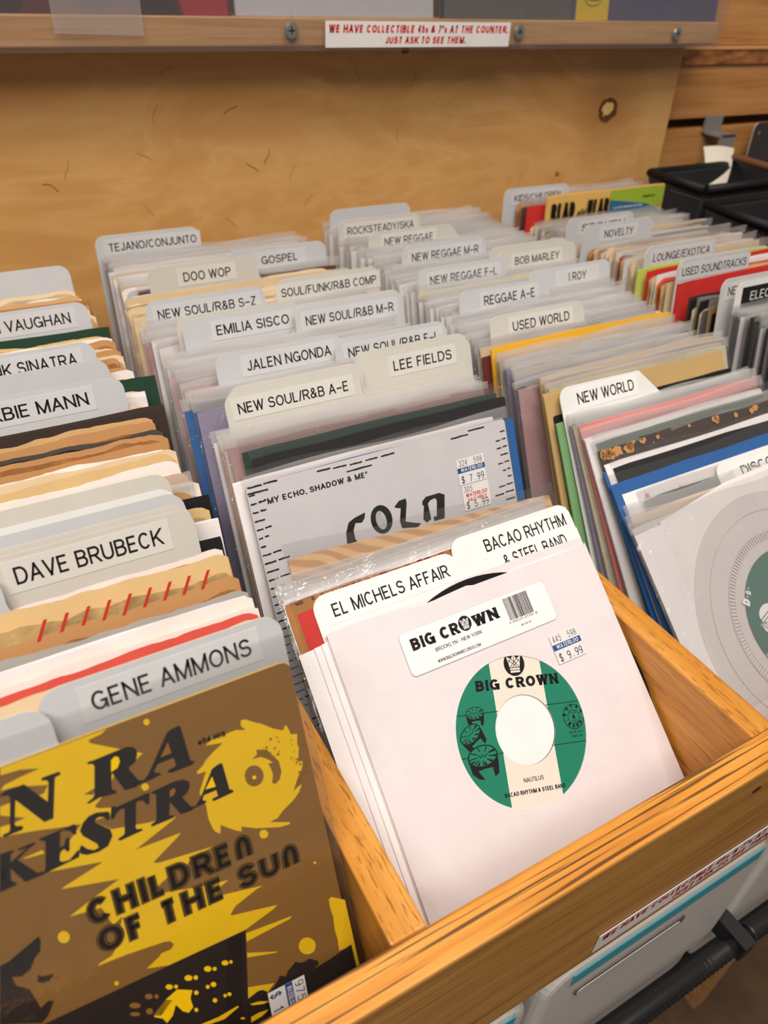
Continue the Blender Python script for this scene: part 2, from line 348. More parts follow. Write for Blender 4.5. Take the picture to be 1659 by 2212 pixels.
# ---------------------------------------------------------------- plywood back and the ledge above it
PLY, _nt, _N, _L, _P = new_mat('plywood_panel')
_v = coords(_N, _L, (3.2, 3.2, 9)); _n = noise(_N, _L, _v, 1.6, 4, .55, 1.6); _n2 = noise(_N, _L, coords(_N, _L, (5, 5, 60)), 3, 4, .6, .5)
_c = ramp(_N, _L, _n, [(.32, lin((194, 144, 82))), (.47, lin((203, 154, 92))), (.53, lin((208, 161, 100))), (.66, lin((198, 148, 86)))])
_c = mix(_N, _L, ramp(_N, _L, _n2, [(.45, (0, 0, 0, 1)), (.75, (.16, .16, .16, 1))]), _c, lin((180, 126, 68)))
_tc = _N.new('ShaderNodeTexCoord'); _d = _N.new('ShaderNodeVectorMath'); _d.operation = 'DISTANCE'; _d.inputs[1].default_value = (.662, .62, .183)
_L.new(_tc.outputs['Object'], _d.inputs[0])
_k = ramp(_N, _L, _d.outputs['Value'], [(.02, (.45, .45, .45, 1)), (.07, (0, 0, 0, 1))]); _c = mix(_N, _L, _k, _c, lin((140, 84, 38)))
_L.new(_c, _P.inputs['Base Color']); _P.inputs['Roughness'].default_value = .42; _P.inputs['Specular IOR Level'].default_value = .4
pan = tag(empty('plywood_panel', (.1, .62, -.02)), 'birch plywood back panel with a round patched knot behind the record rows', 'panel')
b = MB(); b.prism([(-.7, -.079), (.776, -.079), (.7645, .252), (-.7, .252)], .62, .632, PLY); o = b.build('board', pan); o.matrix_parent_inverse = Matrix.Translation((-.1, -.62, .02))
def blob(cx, cz, r, n, k, seed):
    q = random.Random(seed); return [(cx+r*(1+k*(q.random()-.5))*cos(2*pi*j/n)*1.15, cz+r*(1+k*(q.random()-.5))*sin(2*pi*j/n)) for j in range(n)]
def psub(b, n_): o = b.build(n_, pan); o.matrix_parent_inverse = Matrix.Translation((-.1, -.62, .02)); return o
kn = MB(); kn.prism(blob(.662, .1845, .0125, 22, .25, 3), .6195, .62, flat('knot_ring', (96, 60, 26), .7)); kn.polys([blob(.660, .1842, .0075, 14, .7, 5)], .6194, flat('knot_filler', (222, 186, 118), .6)); psub(kn, 'knot')['label'] = 'dark knot patched with pale filler'
for kx, kz, kr in ((.60, .118, .0025), (.38, .2465, .004)): kn = MB(); kn.prism(blob(kx, kz, kr, 12, .35, 4), .6195, .62, flat('knot_small', (140, 86, 40), .7)); psub(kn, 'knot')
sc = MB(); q = random.Random(11)
for k in range(22):
    x = .02+.42*q.random(); z = .06+.17*q.random(); p = [(x, .6198, z)]; a = q.random()*6.28
    for j in range(4): a += (q.random()-.5)*1.1; x += .0035*cos(a); z += .004*sin(a); p.append((x, .6198, z))
    sc.tube(p, .00012 if k > 4 else .00028, flat('scratch_mark', (138, 90, 44), .8), 5)
o = sc.build('scratches', pan); o.matrix_parent_inverse = Matrix.Translation((-.1, -.62, .02))

led = tag(empty('display_ledge', (.1, .60, .26)), 'pale oak ledge strip above the plywood panel carrying the covers on show', 'shelf')
def lsub(mb, name, bevel=0):
    o = mb.build(name, led, bevel=bevel); o.matrix_parent_inverse = Matrix.Translation((-.1, -.60, -.26)); return o
b = MB(); b.box(-.7, .772, .585, .632, .2525, .2735, OAK_LIP); lsub(b, 'ledge_board', .0012)
FILM = plastic('acrylic_guard', (230, 230, 230), .03, .06, .1)
b = MB(); b.box(-.7, .776, .5818, .5826, .2495, .345, FILM); o = lsub(b, 'clear_guard'); o['label'] = 'clear plastic guard strip screwed to the ledge'
STEEL = flat('zinc_screw', (190, 190, 186), .3, .5, .9)
for sx, sz in ((.2445, .2645), (.4865, .2640), (.705, .2630)):
    b = MB(); b.prism(ell(sx, sz, .0052, .0052, 20), .5803, .5818, STEEL)
    for k in range(2):
        b.prism([(sx+p[0], sz+p[1]) for p in ([(-.003, -.0006), (.003, -.0006), (.003, .0006), (-.003, .0006)] if k == 0 else [(-.0006, -.003), (.0006, -.003), (.0006, .003), (-.0006, .003)])], .5801, .5804, flat('screw_slot', (52, 50, 48), .6, .3, .5))
    b.prism(ell(sx, sz, .0064, .0064, 20), .5812, .5818, STEEL); lsub(b, 'screw', .0003)
b = MB(); b.grid(lambda u, v: (.054+.066*u, .5814-.0004*sin(u*7), .262+.0255*v-.0015*u), 6, 3, plastic('matte_tape', (228, 220, 216), .34, .35, .2)); o = lsub(b, 'tape'); o['label'] = 'strip of matte adhesive tape'
for sx in (.2445, .4865):
    b = MB()
    for k in range(3): b.face([(sx-.002+.004*k, .5812, .2555), (sx+.004+.008*k, .581, .2500-.001*k), (sx+.012+.007*k, .5812, .2515)], FILM)
    b.face([(sx-.003, .5812, .276), (sx+.004, .5812, .270), (sx-.001, .581, .284)], FILM)
    lsub(b, 'crumpled_film')

SIGN_L1, SIGN_L2 = 'WE HAVE COLLECTIBLE 45s & 7”s AT THE COUNTER.', 'JUST ASK TO SEE THEM.'
def sign(name, x0, x1, z0, z1, y, label):
    w = x1-x0; h = z1-z0; b = MB(); b.box(0, w, 0, .0004, 0, h, LABEL_PAPER)
    b.polys(text(SIGN_L1, h*.30, .24, fit=w*.97, track=.13, shear=.12, x=w*.015, z=h*.56), -.00015, RED_INK)
    b.polys(text(SIGN_L2, h*.28, .24, fit=w*.44, track=.13, shear=.14, x=w*.30, z=h*.14), -.00015, RED_INK)
    return tag(b.build(name, loc=(x0, y, z0)), label, 'sign', 'collectible singles signs')
sign('sign_strip', .276, .4745, .2520, .2718, .5808, 'white strip sign with red capitals taped to the ledge above the plywood')
sign('sign_strip', .150, .345, -.1085, -.0895, -.0178, 'white strip sign with red capitals on the face of the front board')

# covers standing on the ledge (only their lower edges are in view)
def cover_thing(name, x0, w, h, z0, y, mats, label, deco=None, lean=8):
    r = tag(empty(name, (x0, y, z0), (-rad(lean), 0, 0)), label, 'record', 'records on show above the ledge')
    b = MB(); b.box(0, w, 0, .003, 0, h, mats)
    if deco: deco(b)
    b.build('cover', r)
    b = MB(); b.grid(lambda u, v: (-.003+(w+.006)*u, -.0012+.0006*sin(u*9), -.002+(h+.01)*v), 14, 4, BAG_CLEAR); b.build('plastic_bag', r); return r
DKRED = flat('cover_dark_red', (84, 34, 38), .4); CRIM = flat('cover_crimson', (168, 22, 46), .4)
def deco1(b):
    b.polys([[(.168, 0), (.205, 0), (.205, .19), (.120, .19)]], -.0003, CRIM); b.polys([ell(.03, .022, .022, .03), ell(.100, .028, .024, .026), [(.125, 0), (.166, 0), (.150, .04), (.128, .05)]], -.0004, flat('cover_maroon', (48, 24, 30), .4)); b.polys([rect(.190, .012, .195, .03)], -.0005, INK)
cover_thing('record_cover', -.012, .208, .19, .2737, .592, DKRED, 'dark red and crimson record cover at the left end of the ledge', deco1)
cover_thing('record_cover', .200, .192, .19, .2737, .592, paper((204, 202, 206)), 'plain white record cover standing on the ledge behind the red lettered sign')
def deco3(b): b.polys([rect(0, 0, .004, .19)], -.0003, INK); b.polys([[(.0, .05), (.06, .058), (.10, .050), (.150, .056), (.150, .19), (0, .19)]], -.0003, flat('cover_mid_grey', (120, 118, 120), .4))
cover_thing('record_cover', .400, .158, .19, .2737, .592, flat('cover_grey', (92, 90, 90), .35), 'smoky grey record cover on the ledge beside the yellow and purple one', deco3)
def deco4(b):
    b.polys([rect(.004, 0, .048, .19)], -.0003, flat('obi_yellow', (232, 196, 40), .5))
    b.polys(text('fatbeats', .0105, .22, fit=.026, x=.025, z=.034, align='c', track=.06), -.0005, INK)
    b.polys([[p for p in ell(.026, .018, .0115, .0062)]], -.0005, INK); b.polys([ell(.026, .018, .0108, .0055)], -.0006, flat('obi_yellow', (232, 196, 40), .5))
    b.polys(text('H-DIVERSO', .0035, .2, fit=.016, x=.026, z=.0162, align='c'), -.0008, INK)
    b.polys([[(.05, 0), (.2, 0), (.2, .03), (.12, .012), (.05, .02)]], -.0003, flat('cover_slate', (84, 84, 110), .4))
    b.polys([[(.05, .05), (.09, .04), (.13, .07), (.2, .05), (.2, .19), (.05, .19)]], -.0003, flat('cover_lilac', (120, 96, 146), .4))
cover_thing('record_cover', .560, .212, .19, .2737, .592, flat('cover_purple', (90, 74, 116), .4), 'purple record cover with a yellow paper strip at the right end of the ledge', deco4)

# ---------------------------------------------------------------- record sleeves and divider cards
PAL = {'W': (236, 230, 229), 'C': (220, 196, 158), 'K': (176, 120, 66), 'k': (198, 152, 98), 'B': (30, 29, 30), 'D': (62, 50, 44), 'N': (42, 42, 82), 'U': (40, 98, 164), 'P': (206, 168, 166), 'q': (176, 140, 140), 'G': (118, 160, 110),
       'g': (38, 66, 50), 'T': (190, 158, 106), 'R': (206, 52, 46), 'Y': (226, 170, 44), 'y': (226, 210, 110), 'V': (150, 142, 168), 'Z': (150, 150, 150), 'z': (96, 96, 98), 'O': (236, 186, 150), 'M': (104, 44, 42), 'A': (176, 206, 214), 'S': (208, 174, 116), 'p': (236, 130, 124), 'L': (196, 206, 96), 'X': (206, 196, 168)}
NAMES = {'W': 'white paper', 'C': 'cream paper', 'K': 'brown kraft paper', 'k': 'tan kraft paper', 'B': 'black', 'D': 'dark brown', 'N': 'navy', 'U': 'blue', 'P': 'dusty pink', 'q': 'mauve', 'G': 'leaf green', 'g': 'dark green',
         'T': 'tan card', 'R': 'red', 'Y': 'orange yellow', 'y': 'pale yellow', 'V': 'lilac grey', 'Z': 'grey', 'z': 'charcoal', 'O': 'peach', 'M': 'maroon', 'A': 'pale aqua', 'S': 'buff paper', 'p': 'coral pink', 'L': 'lime green', 'X': 'ivory paper'}
ONES = 'first second third fourth fifth sixth seventh eighth ninth tenth eleventh twelfth thirteenth fourteenth fifteenth sixteenth seventeenth eighteenth nineteenth'.split()
TENS = {2: 'twent', 3: 'thirt', 4: 'fort', 5: 'fift', 6: 'sixt', 7: 'sevent', 8: 'eight', 9: 'ninet'}
def ordinal(n):
    if n < 20: return ONES[n-1]
    if n >= 100: return 'hundredth' if n == 100 else 'hundred-and-'+ordinal(n-100)
    return TENS[n//10]+('ieth' if n % 10 == 0 else 'y-'+ONES[n % 10-1])
def interp(x, T):
    if x <= T[0][0]: return T[0][1]
    for (a, p), (c, q_) in zip(T, T[1:]):
        if x <= c: return p+(q_-p)*(x-a)/(c-a)
    return T[-1][1]
LEAN = [(.14, 51.2), (.16, 51), (.19, 43), (.217, 29), (.28, 23), (.4, 15), (.5, 8), (.6, 2)]
ZTOP = [(.14, .032), (.16, .036), (.19, .052), (.217, .079), (.28, .087), (.4, .094), (.6, .099)]
def pose(col, Y):
    if col == 0: return rad(23-8*min(1, max(0, (Y-.1)/.45))), .090
    if col == 3: return rad(12-8*min(1, max(0, (Y-.2)/.35))), .103
    return rad(interp(Y, LEAN)), interp(Y, ZTOP)
def base_of(Y, Z, a, H): return (Y-H*sin(a), Z-H*cos(a))
def hump(q): return (q.uniform(-1, 1), q.uniform(.7, 1.6), q.uniform(0, 6.28))
def sleeve_mesh(q, Wd, H, t, mat, worn, edge=None, inside=None):
    """paper pocket: front and back sheets joined at the sides and foot, open along the top"""
    b = MB(); A, fq, ph = hump(q); A *= min(.0008, t*.2)
    amp = .0055 if worn else .0006; gap = t*1.25 if worn else t*.9
    nu = 54 if worn else 12
    K1, K2, K3 = [[q.random() for _ in range(n_+2)] for n_ in (7, 19, nu)]
    lerp = lambda K_, n_, u: K_[int(u*n_)]*(1-(u*n_) % 1)+K_[int(u*n_)+1]*((u*n_) % 1)
    slow = (q.uniform(0, 6), q.uniform(2, 5)); tilt = q.uniform(-1, 1)*(.004 if worn else .0015)
    cut = q.uniform(.001, .007) if worn else q.uniform(0, .0015)
    def drop(u): 
        c_ = amp*(.62*lerp(K1, 7, u)+.30*lerp(K2, 19, u)+.10*lerp(K3, nu, u)) if worn else amp*(.5+.5*sin(slow[0]+slow[1]*u*3)); e = .004*(max(0, abs(u-.5)*2-.93)/.07)**2 if worn else .0008*(max(0, abs(u-.5)*2-.96)/.04)
        return max(c_, 0)+e+tilt*(u-.5)
    cy = lambda u, v: A*sin(fq*pi*u+ph)*v
    def front(u, v): return (Wd*u, cy(u, v)-(gap-t)*.5*v**3, (H-cut-drop(u)*1.3)*v)
    def back(u, v): return (Wd*u, t+cy(u, v)+(gap-t)*.5*v**3, (H-drop(1-u) if not worn else H-drop(u)*.7)*v)
    def inner(u, v):
        f_, k_ = front(u, 1), back(u, 1); m_ = (f_[0], (f_[1]+k_[1])/2, min(f_[2], k_[2])-.006)
        return [f_, m_, k_][int(round(v*2))]
    b.grid(front, nu, 4, mat); b.grid(back, nu, 4, mat, flip=True); b.grid(inner, nu, 2, inside or mat, smooth=False)
    for u in (0, 1):
        b.grid(lambda s_, v: tuple(p+(r_-p)*s_ for p, r_ in zip(front(u, v), back(u, v))), 1, 4, edge or mat, smooth=False)
    b.grid(lambda u_, s_: tuple(p+(r_-p)*s_ for p, r_ in zip(front(u_, 0), back(u_, 0))), nu, 1, mat, smooth=False)
    return b
def bag_mesh(q, Wd, H, t, mat, curl=.001):
    b = MB(); a, c_ = q.uniform(0, 6), q.uniform(2, 5); tl = q.uniform(-.003, .003); x0 = -q.uniform(.001, .003); ww = Wd+.005
    cl = q.uniform(-.8, 1)*curl; top = lambda u: H+.0065+tl*(u-.5)+.0010*sin(a+c_*u*3)
    wob = lambda u, v: (cl+.5*curl*sin(a+c_*u*5))*max(0, (v-.955)/.045)**2
    row = [0, .3, .6, .8, .9, H/(H+.0075), .975, .988, 1]
    def pt(u, v, y): k = row[int(round(v*8))]; return (x0+ww*u, y-wob(u, k), -.001+(top(u)+.001)*k)
    b.grid(lambda u, v: pt(u, v, -.0003), 18, 8, mat); b.grid(lambda u, v: pt(u, v, t+.0003), 18, 8, mat, flip=True)
    ti = b.mi(BAG_TOP)
    if mat is not BAG_CLEAR:
        for i in range(len(b.f)):
            if min(b.v[j][2] for j in b.f[i]) > H-.002: b.m[i] = ti
    for u in (0, 1): b.grid(lambda s_, v: tuple(p+(r_-p)*s_ for p, r_ in zip(pt(u, v, -.0003), pt(u, v, t+.0003))), 1, 8, mat)
    return b
def roll_mesh(b, deg, cx):
    ca, sa = cos(rad(deg)), sin(rad(deg)); b.v = [(cx+(x-cx)*ca-z*sa, y, (x-cx)*sa+z*ca) for x, y, z in b.v]
def add_sleeve(col, x, Y, Z, a, code, label, Wd=.178, H=.178, t=.0014, worn=False, bag=None, seed=0, mat=None, edge=None, name='record_sleeve', decorate=None, yaw=0, roll=0, base=None, curl=.0005):
    q = random.Random(seed); by, bz = base or base_of(Y, Z, a, H)
    kind = 'worn' if worn else ('kraft' if code in 'KkSX' else 'clean')
    m = mat or paper(PAL[code], kind)
    b = sleeve_mesh(q, Wd, H, t, m, worn, edge, paper(tuple(min(255, int(v*.78+.22*f)) for v, f in zip(PAL[code], (238, 212, 176)))) if worn else None)
    if decorate: decorate(b)
    if roll: roll_mesh(b, roll, Wd/2)
    o = b.build(name, loc=(x, by, bz), rot=(-a, 0, yaw)); tag(o, label, 'record sleeve', GROUPS[col])
    if bag:
        bm_ = bag_mesh(q, Wd, H, t, bag, curl)
        if roll: roll_mesh(bm_, roll, Wd/2)
        g_ = bm_.build('plastic_bag', o); g_['label'] = 'clear plastic outer bag'
    return o
GROUPS = ['old jazz singles in the left row', 'singles in the soul row', 'singles in the reggae and world row', 'singles in the novelty and soundtrack row']
ROWN = ['left row', 'soul row', 'reggae row', 'novelty row']
HT = .195; TABW = .0925
def add_card(col, side, x, Y, Z, txt, label, k='g', a=None, H=HT, fit=.066, cap=.0066, tx=.048, tz=None, text2=None, w=TABW, plate=True, rotz=0, torn=False, base=None):
    a = rad(interp(Y, LEAN)) if a is None else a
    by, bz = base or base_of(Y, Z, a, H); Wd = .180; r = .0085; hb = H-.021; m = card_mat(k); em = flat('card_edge', (224, 220, 196), .5)
    x0 = 0 if side == 'L' else Wd-w; x1 = w if side == 'L' else Wd
    pts = [(0, 0), (Wd, 0)]
    if side == 'L':
        pts += arc(Wd-.006, hb-.006, .006, .006, 0, 90, 8)
        pts += ([(x1+.016, hb), (x1-.002, H-.001)] if torn else arc(x1+.006, hb+.006, .006, .006, 270, 180, 8)+arc(x1-r, H-r, r, r, 0, 90, 10)) + arc(r, H-r, r, r, 90, 180, 10)
    else:
        pts += arc(x1-r, H-r, r, r, 0, 90, 10)+arc(x0+r, H-r, r, r, 90, 180, 10)+arc(x0-.006, hb+.006, .006, .006, 0, -90, 8)+arc(.006, hb-.006, .006, .006, 90, 180, 8)
    b = MB(); b.prism(pts, 0, .0007, m, em)
    o = b.build('divider_card', loc=(x-(x0 if side == 'R' else 0), by, bz), rot=(-a, 0, rotz)); tag(o, label, 'divider card', 'tabbed divider cards')
    if txt or plate:
        p = MB(); zc = tz if tz is not None else H-.0138
        ww = max(fit+.008, .05); c0 = x0+tx-ww/2
        p.box(c0, c0+ww, -.0002, 0, zc-.0036, zc+cap+.0032, PLATE[k])
        if txt: p.polys(text(txt, cap, .132, fit=fit, x=x0+tx, z=zc, align='c', track=.1), -.00032, INK)
        if text2:
            p.box(c0+.004, c0+ww+.002, -.0002, 0, zc-.0165, zc-.0036, PLATE[k]); p.polys(text(text2, cap, .132, fit=fit*.78, x=x0+tx+.002, z=zc-.0125, align='c'), -.00032, INK)
        p.build('tab_label', o)
    return o
def price_tag(b, x, z, top, price, ang=0, w=.0205, h=.0172, red=None, y=-.0003):
    P = lambda L: xf(L, x, z, ang)
    b.polys(P([rect(0, 0, w, h)]), y, LABEL_PAPER)
    b.polys(P(text(top, h*.23, .09, fit=w*.86, x=w*.07, z=h*.72, mono=.62)), y-.0002, GREY_INK)
    if red:
        b.polys(P(text('WATERLOO', h*.15, .17, fit=w*.8, x=w*.5, z=h*.52, align='c', shear=.2)), y-.0002, RED_INK); b.polys(P(text('SALE PRICE', h*.14, .16, fit=w*.72, x=w*.5, z=h*.33, align='c', shear=.2)), y-.0002, RED_INK)
    else:
        b.polys(P([rect(0, h*.46, w, h*.66)]), y-.0001, BLUE_INK); b.polys(P(text('WATERLOO', h*.14, .17, fit=w*.8, x=w*.5, z=h*.495, align='c', shear=.2)), y-.0003, LABEL_PAPER)
    b.polys(P(text(price, h*.27, .1, fit=w*.84, x=w*.08, z=h*.06, mono=.6)), y-.0002, NAVY_INK)
# ---- printed shapes, in tenths of a millimetre on their covers
SUN_Y=[[[757,1839],[1110,1832],[1089,1820],[1045,1816],[1041,1808],[1052,1796],[1126,1743],[1204,1688],[1180,1676],[1097,1652],[1027,1581],[1002,1562],[998,1557],[1008,1545],[1050,1528],[1038,1500],[985,1505],[987,1494],[1029,1444],[1144,1411],[1256,1384],[1240,1375],[1152,1345],[1086,1322],[1256,1310],[1241,1298],[1135,1241],[1136,1235],[1154,1227],[1365,1191],[1329,1190],[1255,1175],[1238,1152],[1199,1160],[1105,1121],[1138,1095],[1271,1047],[1382,1017],[1345,1005],[1323,983],[1314,973],[1409,947],[1509,918],[1479,916],[1381,888],[1353,860],[1359,854],[1545,798],[1531,789],[1398,760],[1373,760],[1081,778],[1001,812],[1058,836],[1066,845],[1105,842],[1120,858],[1109,879],[1088,888],[954,913],[846,926],[856,933],[901,939],[922,960],[976,1079],[937,1061],[918,1153],[810,1177],[832,1184],[900,1206],[1003,1235],[812,1298],[828,1303],[963,1330],[964,1334],[795,1384],[848,1436],[939,1513],[901,1523],[798,1558],[688,1589]],[[728,1476],[795,1477],[801,1461],[745,1470]],[[1427,1620],[1445,1632],[1518,1634],[1554,1633],[1590,1618],[1575,1642],[1580,1665],[1598,1662],[1629,1636],[1657,1616],[1701,1574],[1735,1552],[1746,1570],[1754,1564],[1762,1522],[1788,1513],[1779,1472],[1782,1450],[1767,1393],[1785,1385],[1777,1357],[1749,1321],[1719,1271],[1741,1282],[1762,1286],[1740,1255],[1710,1232],[1660,1208],[1630,1185],[1596,1184],[1678,1142],[1672,1134],[1631,1141],[1538,1184],[1482,1221],[1479,1199],[1455,1217],[1406,1268],[1397,1231],[1379,1251],[1372,1280],[1368,1319],[1372,1374],[1366,1408],[1361,1441],[1405,1516],[1374,1517],[1370,1527],[1378,1533],[1398,1544],[1415,1561],[1447,1581],[1493,1603],[1454,1613]],[[1578,1134],[1575,1127],[1570,1123],[1564,1122],[1557,1124],[1550,1129],[1546,1136],[1543,1144],[1544,1152],[1547,1159],[1552,1164],[1558,1165],[1565,1163],[1572,1158],[1576,1151],[1579,1142]],[[1256,1797],[1254,1793],[1251,1790],[1247,1788],[1243,1789],[1239,1792],[1236,1796],[1235,1801],[1235,1806],[1237,1810],[1240,1813],[1244,1814],[1249,1814],[1252,1811],[1255,1807],[1257,1802]],[[1192,1548],[1189,1542],[1185,1539],[1180,1538],[1175,1539],[1171,1542],[1168,1548],[1166,1554],[1166,1560],[1169,1565],[1173,1568],[1178,1570],[1183,1568],[1187,1565],[1190,1560],[1192,1554]],[[790,1096],[786,1087],[780,1082],[773,1081],[765,1083],[759,1089],[754,1098],[752,1108],[753,1118],[757,1127],[763,1132],[770,1133],[778,1131],[784,1125],[789,1116],[791,1106]],[[895,811],[893,807],[891,805],[888,805],[885,806],[882,808],[880,812],[879,816],[880,820],[881,824],[884,826],[886,826],[890,825],[892,823],[894,819],[895,815]],[[1662,509],[1656,495],[1646,486],[1632,485],[1618,491],[1605,502],[1595,518],[1590,536],[1591,553],[1597,567],[1607,575],[1621,577],[1635,572],[1648,560],[1658,544],[1663,526]],[[1746,902],[1745,899],[1743,898],[1741,898],[1739,898],[1737,900],[1735,902],[1734,905],[1734,908],[1735,910],[1737,911],[1739,912],[1741,911],[1743,909],[1745,907],[1746,904]],[[1394,742],[1593,712],[1583,703],[1388,703]],[[1378,651],[1498,582],[1495,578],[1374,629]],[[1345,490],[1454,441],[1418,416],[1335,438]],[[1764,699],[1778,703],[1834,655],[1835,295],[1818,293],[1817,410],[1759,422],[1763,482],[1760,533],[1766,602],[1762,652]]]
SUN_BR=[[[748,1808],[811,1802],[869,1780],[804,1776],[751,1769],[734,1754]],[[734,1754],[778,1748],[877,1709],[855,1683],[764,1698],[718,1698]],[[709,1667],[779,1622],[743,1620],[698,1625]],[[976,1621],[1017,1629],[1006,1605]],[[1100,1124],[1201,1166],[1252,1165],[1232,1080],[1138,1095]],[[1616,1395],[1609,1379],[1598,1369],[1584,1365],[1569,1368],[1556,1378],[1546,1393],[1542,1412],[1543,1430],[1549,1446],[1560,1456],[1574,1461],[1589,1457],[1602,1448],[1612,1432],[1617,1414]],[[1612,1519],[1653,1500],[1672,1463],[1689,1430],[1690,1381],[1676,1351],[1654,1338],[1642,1351],[1654,1383],[1651,1415],[1645,1439],[1665,1435],[1647,1459],[1623,1481],[1586,1487],[1610,1497]]]
SUN_K=[[[729,1739],[743,1745],[759,1747],[808,1745],[860,1648],[881,1718],[877,1729],[862,1734],[864,1742],[871,1744],[922,1742],[926,1736],[922,1729],[908,1728],[903,1723],[860,1578],[830,1579],[768,1702],[742,1615],[744,1606],[763,1597],[763,1589],[757,1583],[703,1584],[697,1589],[701,1594],[717,1594],[723,1600],[755,1715],[752,1728],[728,1734]],[[1015,1730],[1020,1737],[1037,1735],[1119,1737],[1156,1737],[1177,1727],[1186,1710],[1183,1690],[1170,1668],[1143,1656],[1143,1646],[1164,1590],[1151,1570],[1109,1575],[1086,1658],[1082,1656],[1069,1610],[1070,1594],[1081,1586],[1079,1577],[1024,1586],[981,1579],[978,1586],[986,1589],[1000,1594],[1008,1603],[1036,1712],[1033,1722]],[[1164,1590],[1181,1583],[1201,1597],[1304,1732],[1323,1739],[1353,1741],[1356,1731],[1359,1590],[1363,1580],[1373,1579],[1371,1572],[1360,1567],[1281,1569],[1269,1576],[1274,1583],[1299,1586],[1306,1592],[1303,1625],[1243,1625],[1223,1602],[1227,1594],[1244,1584],[1242,1578],[1217,1575],[1114,1573]],[[671,1528],[712,1523],[713,1517],[701,1513],[692,1481],[756,1511],[728,1513],[726,1520],[782,1519],[782,1512],[762,1507],[714,1481],[759,1400],[778,1396],[780,1385],[715,1387],[683,1470],[661,1424],[645,1433]],[[655,1469],[688,1469],[675,1415],[689,1395],[685,1390],[633,1389]],[[796,1521],[803,1525],[916,1525],[922,1518],[913,1483],[906,1485],[897,1507],[876,1521],[866,1517],[850,1460],[864,1459],[878,1483],[890,1482],[877,1433],[869,1431],[863,1446],[848,1449],[837,1410],[844,1401],[868,1397],[902,1420],[907,1414],[900,1392],[785,1386],[779,1392],[788,1406],[814,1504],[809,1511]],[[995,1534],[1035,1519],[1038,1510],[1031,1488],[1024,1487],[1018,1504],[1000,1513],[986,1508],[985,1496],[1024,1447],[1025,1418],[1001,1386],[965,1379],[926,1387],[909,1400],[905,1415],[915,1432],[920,1432],[932,1410],[953,1393],[970,1396],[969,1412],[932,1467],[928,1491],[945,1516],[969,1532]],[[1049,1532],[1061,1529],[1064,1522],[1173,1528],[1188,1524],[1176,1482],[1167,1485],[1159,1506],[1139,1513],[1132,1504],[1108,1410],[1111,1402],[1129,1396],[1128,1388],[1046,1386],[1038,1393],[1044,1398],[1061,1402],[1067,1409],[1091,1505],[1077,1509],[1059,1499],[1044,1481],[1037,1487]],[[1192,1519],[1199,1525],[1283,1529],[1315,1522],[1334,1505],[1331,1483],[1318,1464],[1295,1452],[1319,1394],[1322,1383],[1274,1387],[1248,1456],[1232,1401],[1250,1393],[1245,1385],[1165,1387],[1160,1393],[1165,1398],[1180,1402],[1186,1409],[1209,1510]],[[1313,1397],[1336,1395],[1359,1417],[1428,1516],[1448,1523],[1468,1525],[1471,1516],[1473,1402],[1486,1392],[1485,1383],[1406,1381],[1398,1388],[1403,1394],[1424,1395],[1424,1422],[1374,1423],[1363,1405],[1377,1395],[1376,1389],[1352,1388],[1274,1387]],[[610,802],[1373,762],[1382,746],[1286,331]],[[1319,762],[1395,760],[1334,437],[1380,448],[1399,442],[1415,422],[1420,305],[1340,293],[1221,377]],[[1452,428],[1485,463],[1506,443],[1521,464],[1563,488],[1571,477],[1590,465],[1622,466],[1657,431],[1653,412],[1619,403],[1712,408],[1818,421],[1820,292],[1576,273],[1368,280],[1423,413]],[[557,1113],[586,1114],[697,1157],[699,1137],[686,1096],[665,1083],[640,1046],[607,1034],[578,1050],[581,1008],[615,969],[623,917],[628,872],[657,886],[674,875],[642,828],[617,811],[495,888]],[[655,1009],[666,995],[703,982],[683,964],[659,970],[648,984]]]
